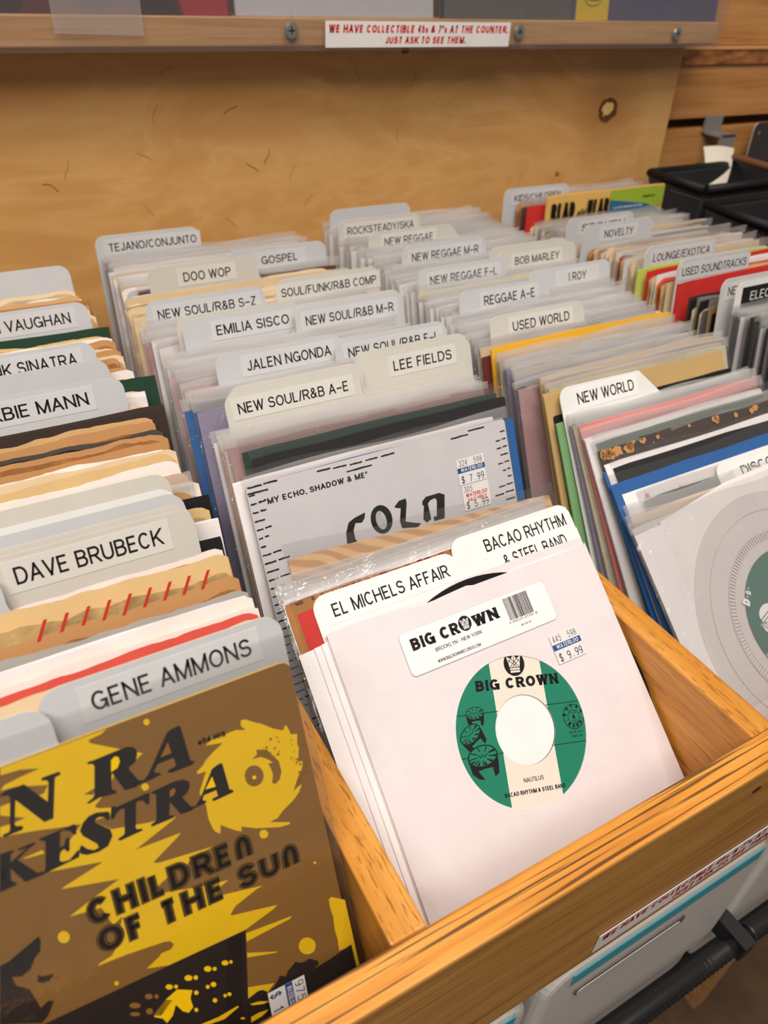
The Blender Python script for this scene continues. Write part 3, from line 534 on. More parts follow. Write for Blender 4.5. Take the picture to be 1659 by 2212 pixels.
SUN_Y2=[[[1586,1403],[1583,1399],[1578,1398],[1574,1400],[1570,1405],[1570,1411],[1573,1415],[1577,1416],[1582,1414],[1585,1409]],[[1094,1709],[1109,1719],[1120,1712],[1121,1693],[1108,1672],[1083,1665]],[[1385,1444],[1421,1486],[1425,1438]],[[1072,677],[1068,672],[1060,672],[1052,677],[1047,686],[1046,694],[1050,699],[1057,699],[1065,694],[1071,685]],[[1090,666],[1087,662],[1083,661],[1079,664],[1076,670],[1076,676],[1078,680],[1083,681],[1087,678],[1090,673]],[[1150,671],[1146,665],[1137,665],[1128,671],[1122,680],[1121,690],[1126,695],[1134,695],[1143,690],[1149,680]],[[1170,659],[1167,654],[1162,653],[1157,657],[1154,663],[1154,670],[1157,675],[1162,676],[1167,673],[1170,666]],[[1228,666],[1223,660],[1215,660],[1207,666],[1201,675],[1200,684],[1205,690],[1213,690],[1221,685],[1227,676]],[[1247,654],[1244,649],[1240,649],[1235,652],[1232,657],[1232,664],[1235,668],[1239,669],[1244,666],[1247,660]],[[1297,652],[1293,647],[1286,647],[1278,652],[1272,660],[1271,669],[1275,674],[1283,674],[1291,669],[1296,661]],[[1314,647],[1311,643],[1307,642],[1303,645],[1301,650],[1301,655],[1303,659],[1307,660],[1311,657],[1313,652]],[[1230,585],[1226,579],[1220,578],[1213,583],[1209,591],[1208,599],[1212,604],[1218,605],[1225,601],[1229,593]],[[1203,590],[1200,585],[1195,585],[1191,588],[1188,593],[1188,600],[1190,604],[1195,605],[1200,602],[1202,596]],[[1157,591],[1153,586],[1148,585],[1143,588],[1140,595],[1140,602],[1143,607],[1148,608],[1153,604],[1156,598]],[[1276,503],[1273,498],[1268,498],[1264,501],[1261,507],[1260,513],[1263,518],[1268,518],[1272,515],[1275,509]],[[1257,508],[1254,504],[1250,503],[1246,506],[1244,511],[1244,517],[1246,521],[1250,521],[1254,519],[1257,514]],[[1216,510],[1213,505],[1208,504],[1203,508],[1199,515],[1199,522],[1202,527],[1207,528],[1213,524],[1216,518]],[[1137,515],[1135,510],[1130,509],[1126,512],[1123,518],[1123,525],[1125,529],[1130,530],[1134,527],[1137,521]],[[1084,656],[1137,617],[1121,586],[1122,540],[1100,525],[1081,546],[1063,592],[1041,551],[1013,533],[1003,563],[975,590],[1033,638]],[[1127,443],[1204,431],[1287,433],[1290,425],[1223,406],[1155,423]],[[1336,409],[1374,398],[1414,371],[1389,373],[1344,397]],[[1327,345],[1362,345],[1403,333],[1372,320],[1321,319]],[[1303,355],[1299,353],[1292,356],[1286,362],[1284,368],[1287,370],[1294,367],[1301,360]]]
SUN_BR2=[[[1259,1646],[1298,1694],[1300,1646]],[[1260,1502],[1277,1503],[1279,1489],[1267,1475],[1252,1473]],[[993,681],[989,676],[981,676],[972,682],[967,691],[966,700],[970,705],[978,705],[987,700],[992,690]],[[1013,668],[1010,663],[1006,662],[1001,665],[998,671],[998,678],[1001,683],[1005,684],[1010,681],[1013,675]],[[978,617],[974,610],[967,609],[959,614],[955,623],[954,633],[959,640],[966,641],[973,636],[978,627]],[[943,670],[938,665],[927,667],[915,676],[907,687],[905,696],[910,701],[921,699],[933,691],[941,680]],[[932,634],[927,631],[918,634],[907,641],[900,650],[898,658],[903,661],[912,658],[922,651],[930,642]],[[974,598],[1033,638],[1055,620],[1001,579]]]
COLD_K=[[[523,1291],[532,1358],[560,1412],[601,1429],[677,1443],[667,1411],[645,1389],[602,1397],[581,1358],[581,1302],[603,1267]],[[783,1463],[826,1444],[847,1396],[825,1317],[794,1297],[744,1283],[704,1309],[711,1377],[740,1439],[782,1462],[776,1435],[750,1394],[738,1327],[743,1312],[775,1317],[797,1367],[797,1417],[779,1436]],[[876,1424],[914,1452],[962,1455],[964,1428],[932,1315],[976,1296],[1037,1274],[1009,1257],[901,1281],[895,1326],[917,1406],[890,1413]],[[1073,1407],[1102,1428],[1201,1428],[1238,1407],[1208,1260],[1133,1262],[1130,1289],[1155,1289],[1176,1387],[1163,1405],[1129,1399],[1109,1383],[1112,1280],[1076,1268],[1057,1295],[1078,1376],[1068,1386]]]
# ---------------------------------------------------------------- the white front single with the green label
A0 = rad(51.25); F0X, F0Y, F0Z = .0658, .0012, -.0790
f0 = tag(empty('record_sleeve', (F0X, F0Y, F0Z), (-A0, 0, 0)), 'white die-cut sleeve showing a green and cream label, front of the soul row', 'record sleeve', 'singles in the soul row')
SLV = paper((221, 213, 214))
def f0top(x):  # the worn opening of the front sheet
    return interp(x*1000, [(0, 176.6), (18, 177), (45, 175.0), (63, 173.9), (72, 174.6), (88, 175.6), (104, 175.2), (113, 177.2), (140, 179.3), (176, 176.9), (178, 174.5)])*MM
b = MB(); CX, CZ, CR = .0886, .0895, .0412; HX, HZ = .0907, .0892
ang = sorted(set([2*pi*k/120 for k in range(120)]+[math.atan2(z-CZ, x-CX) % (2*pi) for x, z in ((0, 0), (.178, 0), (0, .1766), (.178, .1745))]))
def rim(t):
    c_, s_ = cos(t), sin(t); k = 9
    if c_ > 1e-6: k = min(k, (.178-CX)/c_)
    if c_ < -1e-6: k = min(k, -CX/c_)
    if s_ < -1e-6: k = min(k, -CZ/s_)
    if s_ > 1e-6:
        for _ in range(30):
            x = CX+k*c_; lim = (f0top(min(max(x, 0), .178))-CZ)/s_
            if k > lim: k = lim
            else: break
    return CX+k*c_, CZ+k*s_
def bulge(x, z): return -.0001*sin(pi*x/.178)-.0001*sin(5*z/.178+1)*max(0, z/.178)
ro = [rim(t) for t in ang]; ri = [(CX+CR*cos(t), CZ+CR*sin(t)) for t in ang]; NR = 5
for k in range(len(ang)):
    j = (k+1) % len(ang)
    for n in range(NR):
        u0, u1 = n/NR, (n+1)/NR; P4 = []
        for kk, uu in ((k, u0), (j, u0), (j, u1), (k, u1)):
            x = ri[kk][0]+(ro[kk][0]-ri[kk][0])*uu; z = ri[kk][1]+(ro[kk][1]-ri[kk][1])*uu; P4.append((x, bulge(x, z)*(3*uu*uu-2*uu**3), z))
        b.face(P4, SLV)
    b.face([(ri[k][0], 0, ri[k][1]), (ri[k][0], .0005, ri[k][1]), (ri[j][0], .0005, ri[j][1]), (ri[j][0], 0, ri[j][1])], SLV)
sheet = b.build('front_sheet', f0); bm = bmesh.new(); bm.from_mesh(sheet.data); bmesh.ops.remove_doubles(bm, verts=bm.verts, dist=1e-6); bm.to_mesh(sheet.data); bm.free()
b = MB(); b.prism([(0, 0), (.178, 0), (.178, .1795), (.13, .1805), (.108, .180), (.085, .1802), (.064, .1755), (.018, .1775), (0, .177)], .0018, .0020, SLV)
for x in (0, .1778): b.box(x, x+.0002, 0, .0019, 0, .1755, SLV)
b.box(0, .178, 0, .0019, 0, .0003, SLV); b.build('back_sheet', f0)
VINYL = flat('black_vinyl', (14, 14, 15), .25, .6)
rec = MB()
def ring(b, cx, cz, r0, r1, y0, y1, mat, n=96):
    for k in range(n):
        a0, a1 = 2*pi*k/n, 2*pi*(k+1)/n; q = [(r*cos(t)+cx, r*sin(t)+cz) for r, t in ((r0, a0), (r0, a1), (r1, a1), (r1, a0))]
        b.face([(x, y0, z) for x, z in q], mat); b.face([(x, y1, z) for x, z in q][::-1], mat)
        b.face([(q[0][0], y0, q[0][1]), (q[1][0], y0, q[1][1]), (q[1][0], y1, q[1][1]), (q[0][0], y1, q[0][1])], mat); b.face([(q[2][0], y0, q[2][1]), (q[3][0], y0, q[3][1]), (q[3][0], y1, q[3][1]), (q[2][0], y1, q[2][1])], mat)
ring(rec, HX, HZ, .01905, .0898, .0007, .0016, VINYL); vin = rec.build('record', f0); vin['label'] = 'black vinyl record with a wide centre hole'
lab = MB(); CREAM = flat('label_cream', (226, 218, 204), .5); GREEN = flat('label_green', (32, 124, 98), .45)
yl = .0006; ring(lab, HX, HZ, .01905, .0465, yl, .0007, CREAM); LA = -14.1
def L2(P): return xf(P, HX, HZ, LA)
gp = []
for sgn in (0, 180):
    N_ = 60
    for k in range(N_):
        q = []
        for kk in (k, k+1):
            t = -69.2+138.4*kk/N_; r0 = max(.01905, .0165/cos(rad(t))); q.append((rad(t+sgn), min(r0, .0465)))
        gp.append([(r*cos(t), r*sin(t)) for t, r in ((q[0][0], q[0][1]), (q[1][0], q[1][1]), (q[1][0], .0465), (q[0][0], .0465))])
lab.polys(L2(gp), yl-.0001, GREEN)
def seg(p, q_, w):
    d = Vector(q_)-Vector(p); n = Vector((-d.y, d.x)).normalized()*w/2; p, q_ = Vector(p), Vector(q_); return [tuple(p+n), tuple(p-n), tuple(q_-n), tuple(q_+n)]
U = lambda L: [[(x*MM, z*MM) for x, z in p] for p in L]
yi = yl-.0002
lab.polys(U([seg(a_, c_, .35) for a_, c_ in (((50.2, 112.0), (78.5, 104.4)), ((45.6, 90.2), (72.6, 83.0)), ((108.5, 96.6), (134.5, 89.7)), ((103.2, 75.0), (130.8, 67.6)))]), yi, INK)
def pan_(cx, cz, r, tilt):
    P = []; o = lambda x, z: (cx+x*cos(rad(tilt))-z*sin(rad(tilt)), cz+x*sin(rad(tilt))+z*cos(rad(tilt)))
    e = [o(*p) for p in ell(0, 0, r, r*.62, 30)]
    skirt = [o(-r*cos(t*pi/14), -r*.62*sin(t*pi/14)) for t in range(15)]+[o(r*.93, -r*.55), o(r*.8, -r*1.15), o(r*.5, -r*1.3), o(r*.48, -r*.75), o(0, -r*.72), o(-r*.5, -r*.75), o(-r*.2, -r*1.32), o(-r*.55, -r*1.2), o(-r*.9, -r*.85)]
    lab.polys(U([skirt]), yi, INK); lab.polys(U([e]), yi-.00003, INK); lab.polys(U([[o(*p) for p in ell(0, 0, r*.92, r*.55, 30)]]), yi-.00006, GREEN)
    for k in range(9):
        t = rad(20+k*40+4); a_, c_ = (.9*r*cos(t), .53*r*sin(t)), (.42*r*cos(t), .25*r*sin(t))
        P.append(seg(o(*a_), o(*c_), r*.06)); 
    for k in range(6):
        t0 = rad(200+k*34); t1 = rad(214+k*34); P.append([o(.9*r*cos(t0), .53*r*sin(t0)), o(.9*r*cos(t1), .53*r*sin(t1)), o(.5*r*cos((t0+t1)/2), .3*r*sin((t0+t1)/2))])
    lab.polys(U(P), yi-.0001, INK)
    for k in range(5): lab.polys(U(stroke([o(r*.14*(k-2)+a_[0], -r*.08*(k % 2)+a_[1]) for a_ in arc(0, 0, r*.07, r*.07, 0, 200, 6)], r*.04, False)), yi-.0001, INK)
pan_(64.5, 108.6, 5.6, -12); pan_(57.6, 99.4, 7.2, 18); pan_(59.9, 86.4, 9.2, -8)
for t_ in (0,):
    lab.polys(U([ell(122.8, 84.2, 7.0)]), yi, INK); lab.polys(U([ell(122.8, 84.2, 6.6)]), yi-.00003, GREEN); lab.polys(U([ell(122.8, 84.2, 3.9)]), yi-.00005, INK); lab.polys(U([ell(122.8, 84.2, 3.6)]), yi-.00008, GREEN)
    for k, ch in enumerate('BACAO'): t = 160-k*35-10; lab.polys(text(ch, .0021, .28, x=(122.8+5.2*cos(rad(t)))*MM, z=(84.2+5.2*sin(rad(t)))*MM, ang=t-90, align='c'), yi-.0001, INK)
    for k, ch in enumerate('BAND'): t = 212+k*31; lab.polys(text(ch, .0021, .28, x=(122.8+6.2*cos(rad(t)))*MM, z=(84.2+6.2*sin(rad(t)))*MM, ang=t+90, align='c'), yi-.0001, INK)
    lab.polys(U([seg((122.8+3.9*cos(rad(t)), 84.2+3.9*sin(rad(t))), (122.8+6.7*cos(rad(t)), 84.2+6.7*sin(rad(t))), .2) for t in range(5, 365, 36)]), yi-.0001, INK)
    lab.polys(text('&', .0026, .24, x=.1226, z=.0829, align='c', ang=-15), yi-.0001, INK); lab.polys(text('RHYTHM', .0009, .16, x=.1231, z=.0860, align='c', ang=-15), yi-.0001, INK); lab.polys(text('STEEL', .0009, .16, x=.1223, z=.0813, align='c', ang=-15), yi-.0001, INK)
lab.polys(text('BIG CROWN', .0058, .23, fit=.0535, track=.14, slab=True, x=.0702, z=.1188, ang=-15.3), yi-.0001, INK)
lab.polys(text('NAUTILUS', .0023, .13, fit=.0126, x=.0776, z=.0642, ang=-14), yi, INK); lab.polys(text('BACAO RHYTHM & STEEL BAND', .0022, .2, fit=.0385, x=.0636, z=.0617, ang=-14.6), yi, INK)
lab.polys(text('BC176-45-A', .0012, .14, x=.1163, z=.0766, ang=-15, fit=.0085), yi, INK); lab.polys(text('TIME 3:14', .0012, .14, x=.1166, z=.0742, ang=-15, fit=.0072), yi, INK)
def crown(b, cx, cz, s, ang, y, ink, pale):
    b.polys(xf([ell(0, 0, 6.7, 6.9, 36)], cx, cz, ang, s), y, ink)
    b.polys(xf([[(-3.0, -5), (3.0, -5), (3.1, -3.9), (-3.1, -3.9)], [(-3.1, -3.5), (3.1, -3.5), (3.2, -2.5), (-3.2, -2.5)]]+[[(-3.2, -2.1), (3.2, -2.1), (4.6, 4.2), (2.3, 3.0), (0, 4.6), (-2.3, 3.0), (-4.6, 4.2)]], cx, cz, ang, s), y-.00005, pale)
    b.polys(xf([seg(p, q_, .35) for p, q_ in (((-3.0, -2), (2.2, 3.2)), ((-1.4, -2), (3.6, 2.4)), ((3.0, -2), (-2.2, 3.2)), ((1.4, -2), (-3.6, 2.4)), ((-3.9, .6), (-1, 4)), ((3.9, .6), (1, 4)), ((0, .4), (0, 4.2)))], cx, cz, ang, s), y-.0001, ink)
crown(lab, .0992, .1247, MM, -15, yi, INK, CREAM)
lab.build('centre_label', f0)['label'] = 'green and cream paper label with steel pans printed in black'
st = MB(); ys = -.0009; st.polys([rrect(.0372, .1388, .1378, .1632, .003)], ys+.0001, flat('sticker_edge', (196, 190, 188), .6)); st.polys([rrect(.0374, .139, .1376, .163, .003)], ys, paper((238, 233, 231)))
st.polys(text('BIG CR', .0066, .235, fit=.0308, track=.12, slab=True, x=.0428, z=.1520), ys-.0002, INK); st.polys(text('WN', .0066, .235, fit=.0172, track=.12, slab=True, x=.0835, z=.1518), ys-.0002, INK)
crown(st, .0784, .1560, .00062, 0, ys-.0002, INK, LABEL_PAPER)
st.polys(text('BROOKLYN · NEW YORK'.replace('·', '-'), .0021, .12, fit=.0312, x=.0555, z=.1472), ys-.0002, INK); st.polys(text('WWW.BIGCROWNRECORDS.COM', .0018, .14, fit=.0284, x=.0545, z=.1411), ys-.0002, INK)
q = random.Random(5); x = .1068; bars = []
while x < .1238:
    w_ = q.choice((.00022, .00022, .0004, .0006)); bars.append(rect(x, .1478 if x < .1238 else .149, x+w_, .1610)); x += w_+q.choice((.00025, .0003, .0005))
st.polys(bars, ys-.0002, INK); st.polys(text('3 49223 01761 8', .0013, .1, fit=.0205, x=.1052, z=.1461), ys-.0002, INK); st.polys(text('BC176-45', .0011, .12, fit=.0072, x=.1124, z=.1427), ys-.0002, INK)
st.build('sticker', f0)['label'] = 'white rounded sticker with a barcode'
pt = MB(); price_tag(pt, .1264, .1140, '445  598', '$ 9.99', -.6, y=-.0010); pt.build('price_tag', f0)

# ---------------------------------------------------------------- the yellow and brown cover at the front of the left row
SA = rad(25); WS, HS = .182, .1835
sun = tag(empty('record_sleeve', (.0218-WS, .002+.0033*sin(SA), -.077+.0033*cos(SA)), (-SA, 0, 0)), 'brown and yellow picture sleeve with heavy black italic lettering, front of the left row', 'record sleeve', GROUPS[0])
SBR = flat('cover_brown', (132, 94, 44), .4, .4); SYE = flat('cover_yellow', (234, 190, 14), .4, .4); SBK = flat('cover_black', (30, 26, 26), .4, .4)
b = MB(); b.prism([(0, 0), (WS, 0), (WS, HS-.003)]+arc(WS-.004, HS-.004, .004, .004, 0, 90, 6)+[(0, HS)], 0, .0016, SBR, paper((214, 176, 92)))
T4 = lambda L: [[(max(.0002, x*1e-4), max(.0002, min(z*1e-4, HS-.0002))) for x, z in p] for p in L]
for lst, y, m_ in ((SUN_Y, -.00012, SYE), (SUN_BR, -.0002, SBR), (SUN_K, -.00028, SBK), (SUN_Y2, -.00036, SYE), (SUN_BR2, -.00036, SBR)): b.polys(T4(lst), y, m_)
yk = -.00042; GOLD = flat('cover_gold_line', (120, 92, 30), .5)
for s_, h_, f_, x_, z_, a_ in (('CHILDREn', .0112, .064, .0862, .1098, -2.2), ('OF THE SUn', .0110, .0815, .0865, .0965, -2.0)):
    for n_, (sw_, m_) in enumerate(((.29, SBK), (.225, GOLD), (.18, SBK))): b.polys(text(s_, h_, .28, fit=f_, track=.08, cond=1.05, x=x_, z=z_, ang=a_, sw=sw_), yk-.00006*n_, m_)
b.polys(text('and HIS', .0022, .2, fit=.0108, x=.1402, z=.1636, ang=-4, track=.2), yk, SBK)
q = random.Random(9)
for k in range(46):
    t = q.uniform(.3, 2.9)+.0; r_ = q.uniform(.0105, .0185); b.polys([ell(.1655+r_*cos(2.2-t), .136+r_*sin(2.2-t), q.uniform(.0002, .0006), None, 6)], yk, SBR)
b.build('cover', sun)
b = MB(); P = [[.1416, .0300], [.1583, .0294]]
price_tag(b, .1415, .0414, '975', '$ 1', -92.5, w=.0125, h=.0168, y=-.0006); b.build('price_tag', sun)
g_ = bag_mesh(random.Random(4), WS, HS+.004, .0018, BAG_CLEAR).build('plastic_bag', sun)

# ---------------------------------------------------------------- the white cover with black dashes in the soul row
KA = rad(28.2)
cold = tag(empty('record_sleeve', (.0534, .1334, -.0756), (-KA, 0, 0)), 'white picture sleeve bordered with black dashes and two price tags, middle of the soul row', 'record sleeve', GROUPS[1])
CW = paper((214, 210, 212)); b = MB(); b.prism([(0, 0), (.1778, 0)]+arc(.1758, .1758, .002, .002, 0, 90, 5)+arc(.002, .1758, .002, .002, 90, 180, 5), 0, .0014, CW)
b.polys([[(x*1e-4, z*1e-4) for x, z in p] for p in COLD_K[:1]+COLD_K[2:]], -.0002, INK)
o_ = [(x*1e-4, z*1e-4) for x, z in COLD_K[1]]; no, ni = o_[:9], o_[10:]
b.polys([ell(.0776, .1372, .0072, .0090, 24, 8)], -.0002, INK); b.polys([ell(.0772, .1368, .0034, .0060, 20, 8)], -.0003, CW)
b.polys(text('“MY ECHO, SHADOW & ME”', .0033, .19, fit=.0655, x=.0088, z=.1648, track=.13), -.0002, INK)
q = random.Random(21); ds = []
def dash(x0, x1, z):
    n = 5; up = [(x0+(x1-x0)*k/n, z+.0004+q.uniform(-.0001, .0002)) for k in range(n+1)]; dn = [(x0+(x1-x0)*k/n, z-.0004+q.uniform(-.0002, .0001)) for k in range(n+1)]; ds.append(up+dn[::-1])
for a_, c_, z in ((43.2, 51.7, 175.6), (53.4, 62.2, 175), (64.3, 72.4, 174.5), (74.7, 83, 174.6), (85.3, 94.6, 174.6), (61.4, 78.3, 171), (135.3, 148.4, 174), (148.8, 161.3, 176), (1, 9.5, 176.4), (10.5, 18.9, 176.6), (.4, 12.5, 173)): dash(a_*MM, c_*MM, z*MM)
z = 170.3; k = 0
while z > 20:
    w_ = 10+5*sin(k*.9) if z < 158 else 7
    for s_ in (0, 1):
        if s_ and k % 3 == 0: continue
        x1 = 176.5-s_*(w_*.52+1); dash(max(160, x1-w_*.5)*MM, x1*MM, (z-s_*.4)*MM); x0 = .8+s_*(w_*.52+1); dash(x0*MM, (x0+w_*.5)*MM, (z+1.6+s_*.3)*MM)
    z -= 5.0; k += 1
b.polys(ds, -.0002, INK); b.build('cover', cold)
b = MB(); price_tag(b, .1360, .1432, '324  598', '$ 7.99', -.5, y=-.0004, w=.0208, h=.0168); price_tag(b, .1365, .1262, '305     ', '$ 5.99', -1, red=True, y=-.0005, w=.0205, h=.0166); b.build('price_tag', cold)
g_ = bag_mesh(random.Random(44), .1778, .178, .0016, BAG_CLEAR).build('plastic_bag', cold)

# ---------------------------------------------------------------- the clear record at the front of the world row
DA = rad(50.5)
dis = tag(empty('record_sleeve', (.283, .0012, -.0795), (-DA, 0, 0)), 'clear sleeve with a transparent record and grey green label, front of the reggae row', 'record sleeve', GROUPS[2])
b = MB(); MILK = plastic('milky_film', (232, 226, 224), .55, .25, .25)
b.prism([(-.001, 0), (.181, 0), (.181, .172), (-.001, .168)], .0014, .0016, paper((226, 220, 218))); b.build('inner_sleeve', dis)['label'] = 'white inner paper'
b = MB(); b.prism([(.020, .0), (.181, 0), (.181, .186), (.09, .1815), (.0225, .1715)], .0009, .0012, paper((232, 226, 224))); b.build('insert', dis)['label'] = 'white paper insert set at a slant'
b = MB(); b.grid(lambda u, v: (-.002+.183*u, -.0008+.0004*sin(u*5+v*3), .178*v+.003*u*v), 12, 8, BAG_CLEAR); b.build('plastic_bag', dis)
DCX, DCZ = .103, .0815; CLEARV = plastic('clear_vinyl', (244, 238, 236), .22, .12, .05)
b = MB(); ring(b, DCX, DCZ, .019, .0870, .0002, .0012, CLEARV); o = b.build('record', dis); o['label'] = 'transparent vinyl record'
RIB = flat('pressed_ring', (206, 198, 196), .3, .5)
b = MB(); ring(b, DCX, DCZ, .0538, .0541, -.0001, .0002, RIB); ring(b, DCX, DCZ, .0588, .0591, -.0001, .0002, RIB); ring(b, DCX, DCZ, .0740, .0743, -.0001, .0002, RIB)
for k in range(150):
    t = 2*pi*k/150; c_, s_ = cos(t), sin(t); n_ = (-s_*.0007, c_*.0007); b.face([(DCX+r*c_+e*n_[0], -.0001, DCZ+r*s_+e*n_[1]) for r, e in ((.0543, -1), (.0543, 1), (.0586, 1), (.0586, -1))], RIB)
b.build('groove_ring', dis)
LG = flat('label_grey_green', (92, 118, 110), .5); b = MB(); ring(b, DCX, DCZ, .019, .0455, -.0002, .0002, LG)
b.polys(text('Disc', .0062, .3, x=.0640, z=.0985, ang=52, track=.06), -.0004, LABEL_PAPER); b.polys(xf([arc(0, 0, 10, 7, 0, 180)+[(-10, 0)], [(-10, -1), (10, -1), (10, -3), (-10, -3)], rrect(-10, -6.4, 10, -3.8, 1.2)], .0755, .0905, 20, .00075), -.0004, LABEL_PAPER); b.polys(text('Me', .0066, .3, x=.0690, z=.0790, ang=22, track=.06), -.0004, LABEL_PAPER)
b.polys(text('OF TODAY INC.', .0016, .12, x=.0560, z=.0640, ang=14), -.0004, LABEL_PAPER); b.polys(text('CULTURE', .0016, .12, x=.0600, z=.0610, ang=14), -.0004, LABEL_PAPER)
b.polys(xf([[(0, 0), (4, 2), (5, 8), (7, 3), (12, 4), (8, 0), (12, -3), (6, -2), (0, -4), (3, -1)]], .066, .0475, 10, .0009), -.0004, flat('label_bird', (176, 150, 134), .6))
b.build('centre_label', dis)['label'] = 'grey green paper label with white lettering'
# ---------------------------------------------------------------- the rows of singles
def ocount(col): CNT[col] += 1; return CNT[col]
CNT = [1, 1, 1, 0]
def record_label(col, code, bag, worn, n):
    kind = ('bagged ' if bag else '')+('torn ' if worn else '')+NAMES[code]+' sleeve'
    return f'{kind}, {ordinal(n)} from the front in the {ROWN[col]}'
def run(col, y0, y1, codes, x0, dx=.0025, worn_p=0., seed=0, zoff=0.):
    q = random.Random(seed*31+col); zoff -= .0035 if col in (1, 2) else 0; toks = codes.split(); n = len(toks)
    for k, tk in enumerate(toks):
        Y = y0+(y1-y0)*(k+.5)/n; sp = (y1-y0)/n; a, Z = pose(col, Y); Z += q.uniform(-.0035, .0025)+zoff
        code = tk[0]; bag = BAG if '*' in tk else (BAG_HAZY if '+' in tk else None); worn = '~' in tk or q.random() < worn_p
        x = x0+q.uniform(-dx, dx)
        for s_ in tk[1:]:
            if s_ == '<': x -= .006
            if s_ == '>': x += .006
            if s_ == '^': Z += .006
            if s_ == '_': Z -= .006
        if col in (1, 2): Y += (Z-pose(col, Y)[1])*math.tan(a)
        gapn = sp*cos(a)*(1-(interp(Y+.01, ZTOP)-interp(Y, ZTOP))/.01*math.tan(a)) if col in (1, 2) else sp*cos(a)
        t = min(.0026 if worn else .0016, max(.0003, gapn*.34))
        add_sleeve(col, x, Y, Z, a, code, record_label(col, code, bag, worn, ocount(col)), t=t, worn=worn, bag=bag, seed=q.randrange(10**6), yaw=q.uniform(-1, 1)*min(.004, gapn*.9), curl=gapn*.3)
CARDN = [0, 0, 0, 0]
def card(col, side, x, Y, Z, txt, desc, **k):
    CARDN[col] += 1
    a = k.pop('a', None)
    if a is None: a = pose(col, Y)[0]
    return add_card(col, side, x, Y, Z, txt, cl(desc, col), a=a, **k)
def cl(desc, col): return desc if 'lettered' in desc else f'{desc}, {ordinal(CARDN[col])} card in the {ROWN[col]}'
ZC = lambda Y: interp(Y, [(.14, .034), (.16, .045), (.19, .07), (.217, .092), (.28, .103), (.4, .110), (.6, .116)])

# --- soul row (second from the left): sheets placed by where their foot stands (y0), lean and height
def on(col, x, y0, al, H, code, bag=None, label=None, seed=0, t=.0006, **k):
    n = ocount(col); yy, zz = y0+H*sin(rad(al)), -.079+H*cos(rad(al))
    return add_sleeve(col, x, yy, zz, rad(al), code, label or record_label(col, code, bag, False, n), H=H, t=t, bag=bag, seed=seed or int(y0*1e5), **k)
def card_on(col, side, x, y0, al, H, txt, desc, **k):
    CARDN[col] += 1
    return add_card(col, side, x, 0, 0, txt, cl(desc, col), a=rad(al), H=H, base=(y0, -.079), **k)
for x, y0, H in ((.0655, .0044, .1728), (.0620, .0062, .1701), (.0580, .0080, .1675), (.0492, .0098, .1652)): on(1, x, y0, 51, H, 'W', t=.0005)
card_on(1, 'L', .0648, .0125, 50.6, .189, 'EL MICHELS AFFAIR', 'white card with a long left tab', k='w', fit=.0745, cap=.0074, tx=.0475)
card_on(1, 'R', .1562, .0152, 50.2, .1930, 'BACAO RHYTHM', 'white card with two printed lines on its tab', k='w', fit=.062, cap=.0078, tx=.0535, text2='& STEEL BAND', w=.090)
on(1, .0560, .0185, 49.8, .1800, 'R', BAG_CLEAR)
def kraftdeco(b):
    q = random.Random(77); P = []
    x = .006
    while x < .172: w_ = q.uniform(.0012, .005); P.append(rect(x, .1812+q.uniform(-.0004, .0004), x+w_, .1825+q.uniform(0, .0009))); x += w_+q.uniform(.001, .006)
    b.polys(P, -.0004, flat('sleeve_print', (110, 44, 36), .6))
on(1, .0511, .0215, 49.2, .184, 'K', label='brown kraft sleeve with dark print along its top, behind the red soul sleeve', decorate=kraftdeco)
on(1, .0505, .0252, 48.6, .1825, 'W', BAG); on(1, .0517, .0292, 48, .1825, 'W', BAG); on(1, .0530, .0332, 47.4, .1815, 'W', BAG)
GRAIN, _nt, _N, _L, _P = new_mat('printed_wood_grain')
_wv = _N.new('ShaderNodeTexWave'); _wv.wave_type = 'BANDS'; _wv.bands_direction = 'DIAGONAL'; _wv.inputs['Scale'].default_value = 36; _wv.inputs['Distortion'].default_value = 5; _wv.inputs['Detail'].default_value = 1; _wv.inputs['Detail Scale'].default_value = .8; _L.new(coords(_N, _L, (1, 1, 1.9)), _wv.inputs[0])
_L.new(ramp(_N, _L, _wv.outputs[1], [(.3, lin((196, 158, 118))), (.75, lin((172, 132, 92)))]), _P.inputs['Base Color']); _P.inputs['Roughness'].default_value = .6
on(1, .0510, .0400, 46.3, .1885, 'k', BAG_CLEAR, 'tan sleeve printed with wood grain, in front of the white dashed cover', mat=GRAIN, roll=-3.2, t=.0009); ocount(1)
on(1, .0625, .1372, 27.8, .1790, 'U', t=.0009); on(1, .0482, .1396, 27.5, .1815, 'W', t=.0008)
on(1, .0576, .1424, 27.2, .1755, 'W', BAG, t=.0008); on(1, .0585, .1450, 27, .1760, 'W', BAG_CLEAR, t=.0008)
on(1, .0640, .1500, 26.5, .1862, 'B', BAG_CLEAR, t=.0012); on(1, .0600, .1555, 26, .1880, 'g', BAG_CLEAR, t=.0012); on(1, .0535, .1620, 25.5, .1883, 'q', BAG, t=.0012)
on(1, .0522, .1680, 25, .1850, 'W', BAG, t=.0012); on(1, .0514, .1740, 24.6, .1850, 'O', BAG_HAZY, t=.0012); on(1, .0530, .1800, 24.2, .1830, 'W', BAG, t=.0012); on(1, .0500, .1860, 23.8, .1810, 'W', BAG, t=.0012)
card(1, 'L', .0655, .2840, .1030, 'NEW SOUL/R&B A–E', 'scuffed grey divider card lettered NEW SOUL/R&B A–E', k='y', fit=.0755, cap=.0066, tx=.0455)
card(1, 'L', .0700, .2895, .1035, None, 'blank cream edged divider card', k='y', plate=False)
card(1, 'R', .1605, .2945, .1040, 'LEE FIELDS', 'yellowed divider card on the right side', k='y', fit=.0475, cap=.0070, tx=.052)
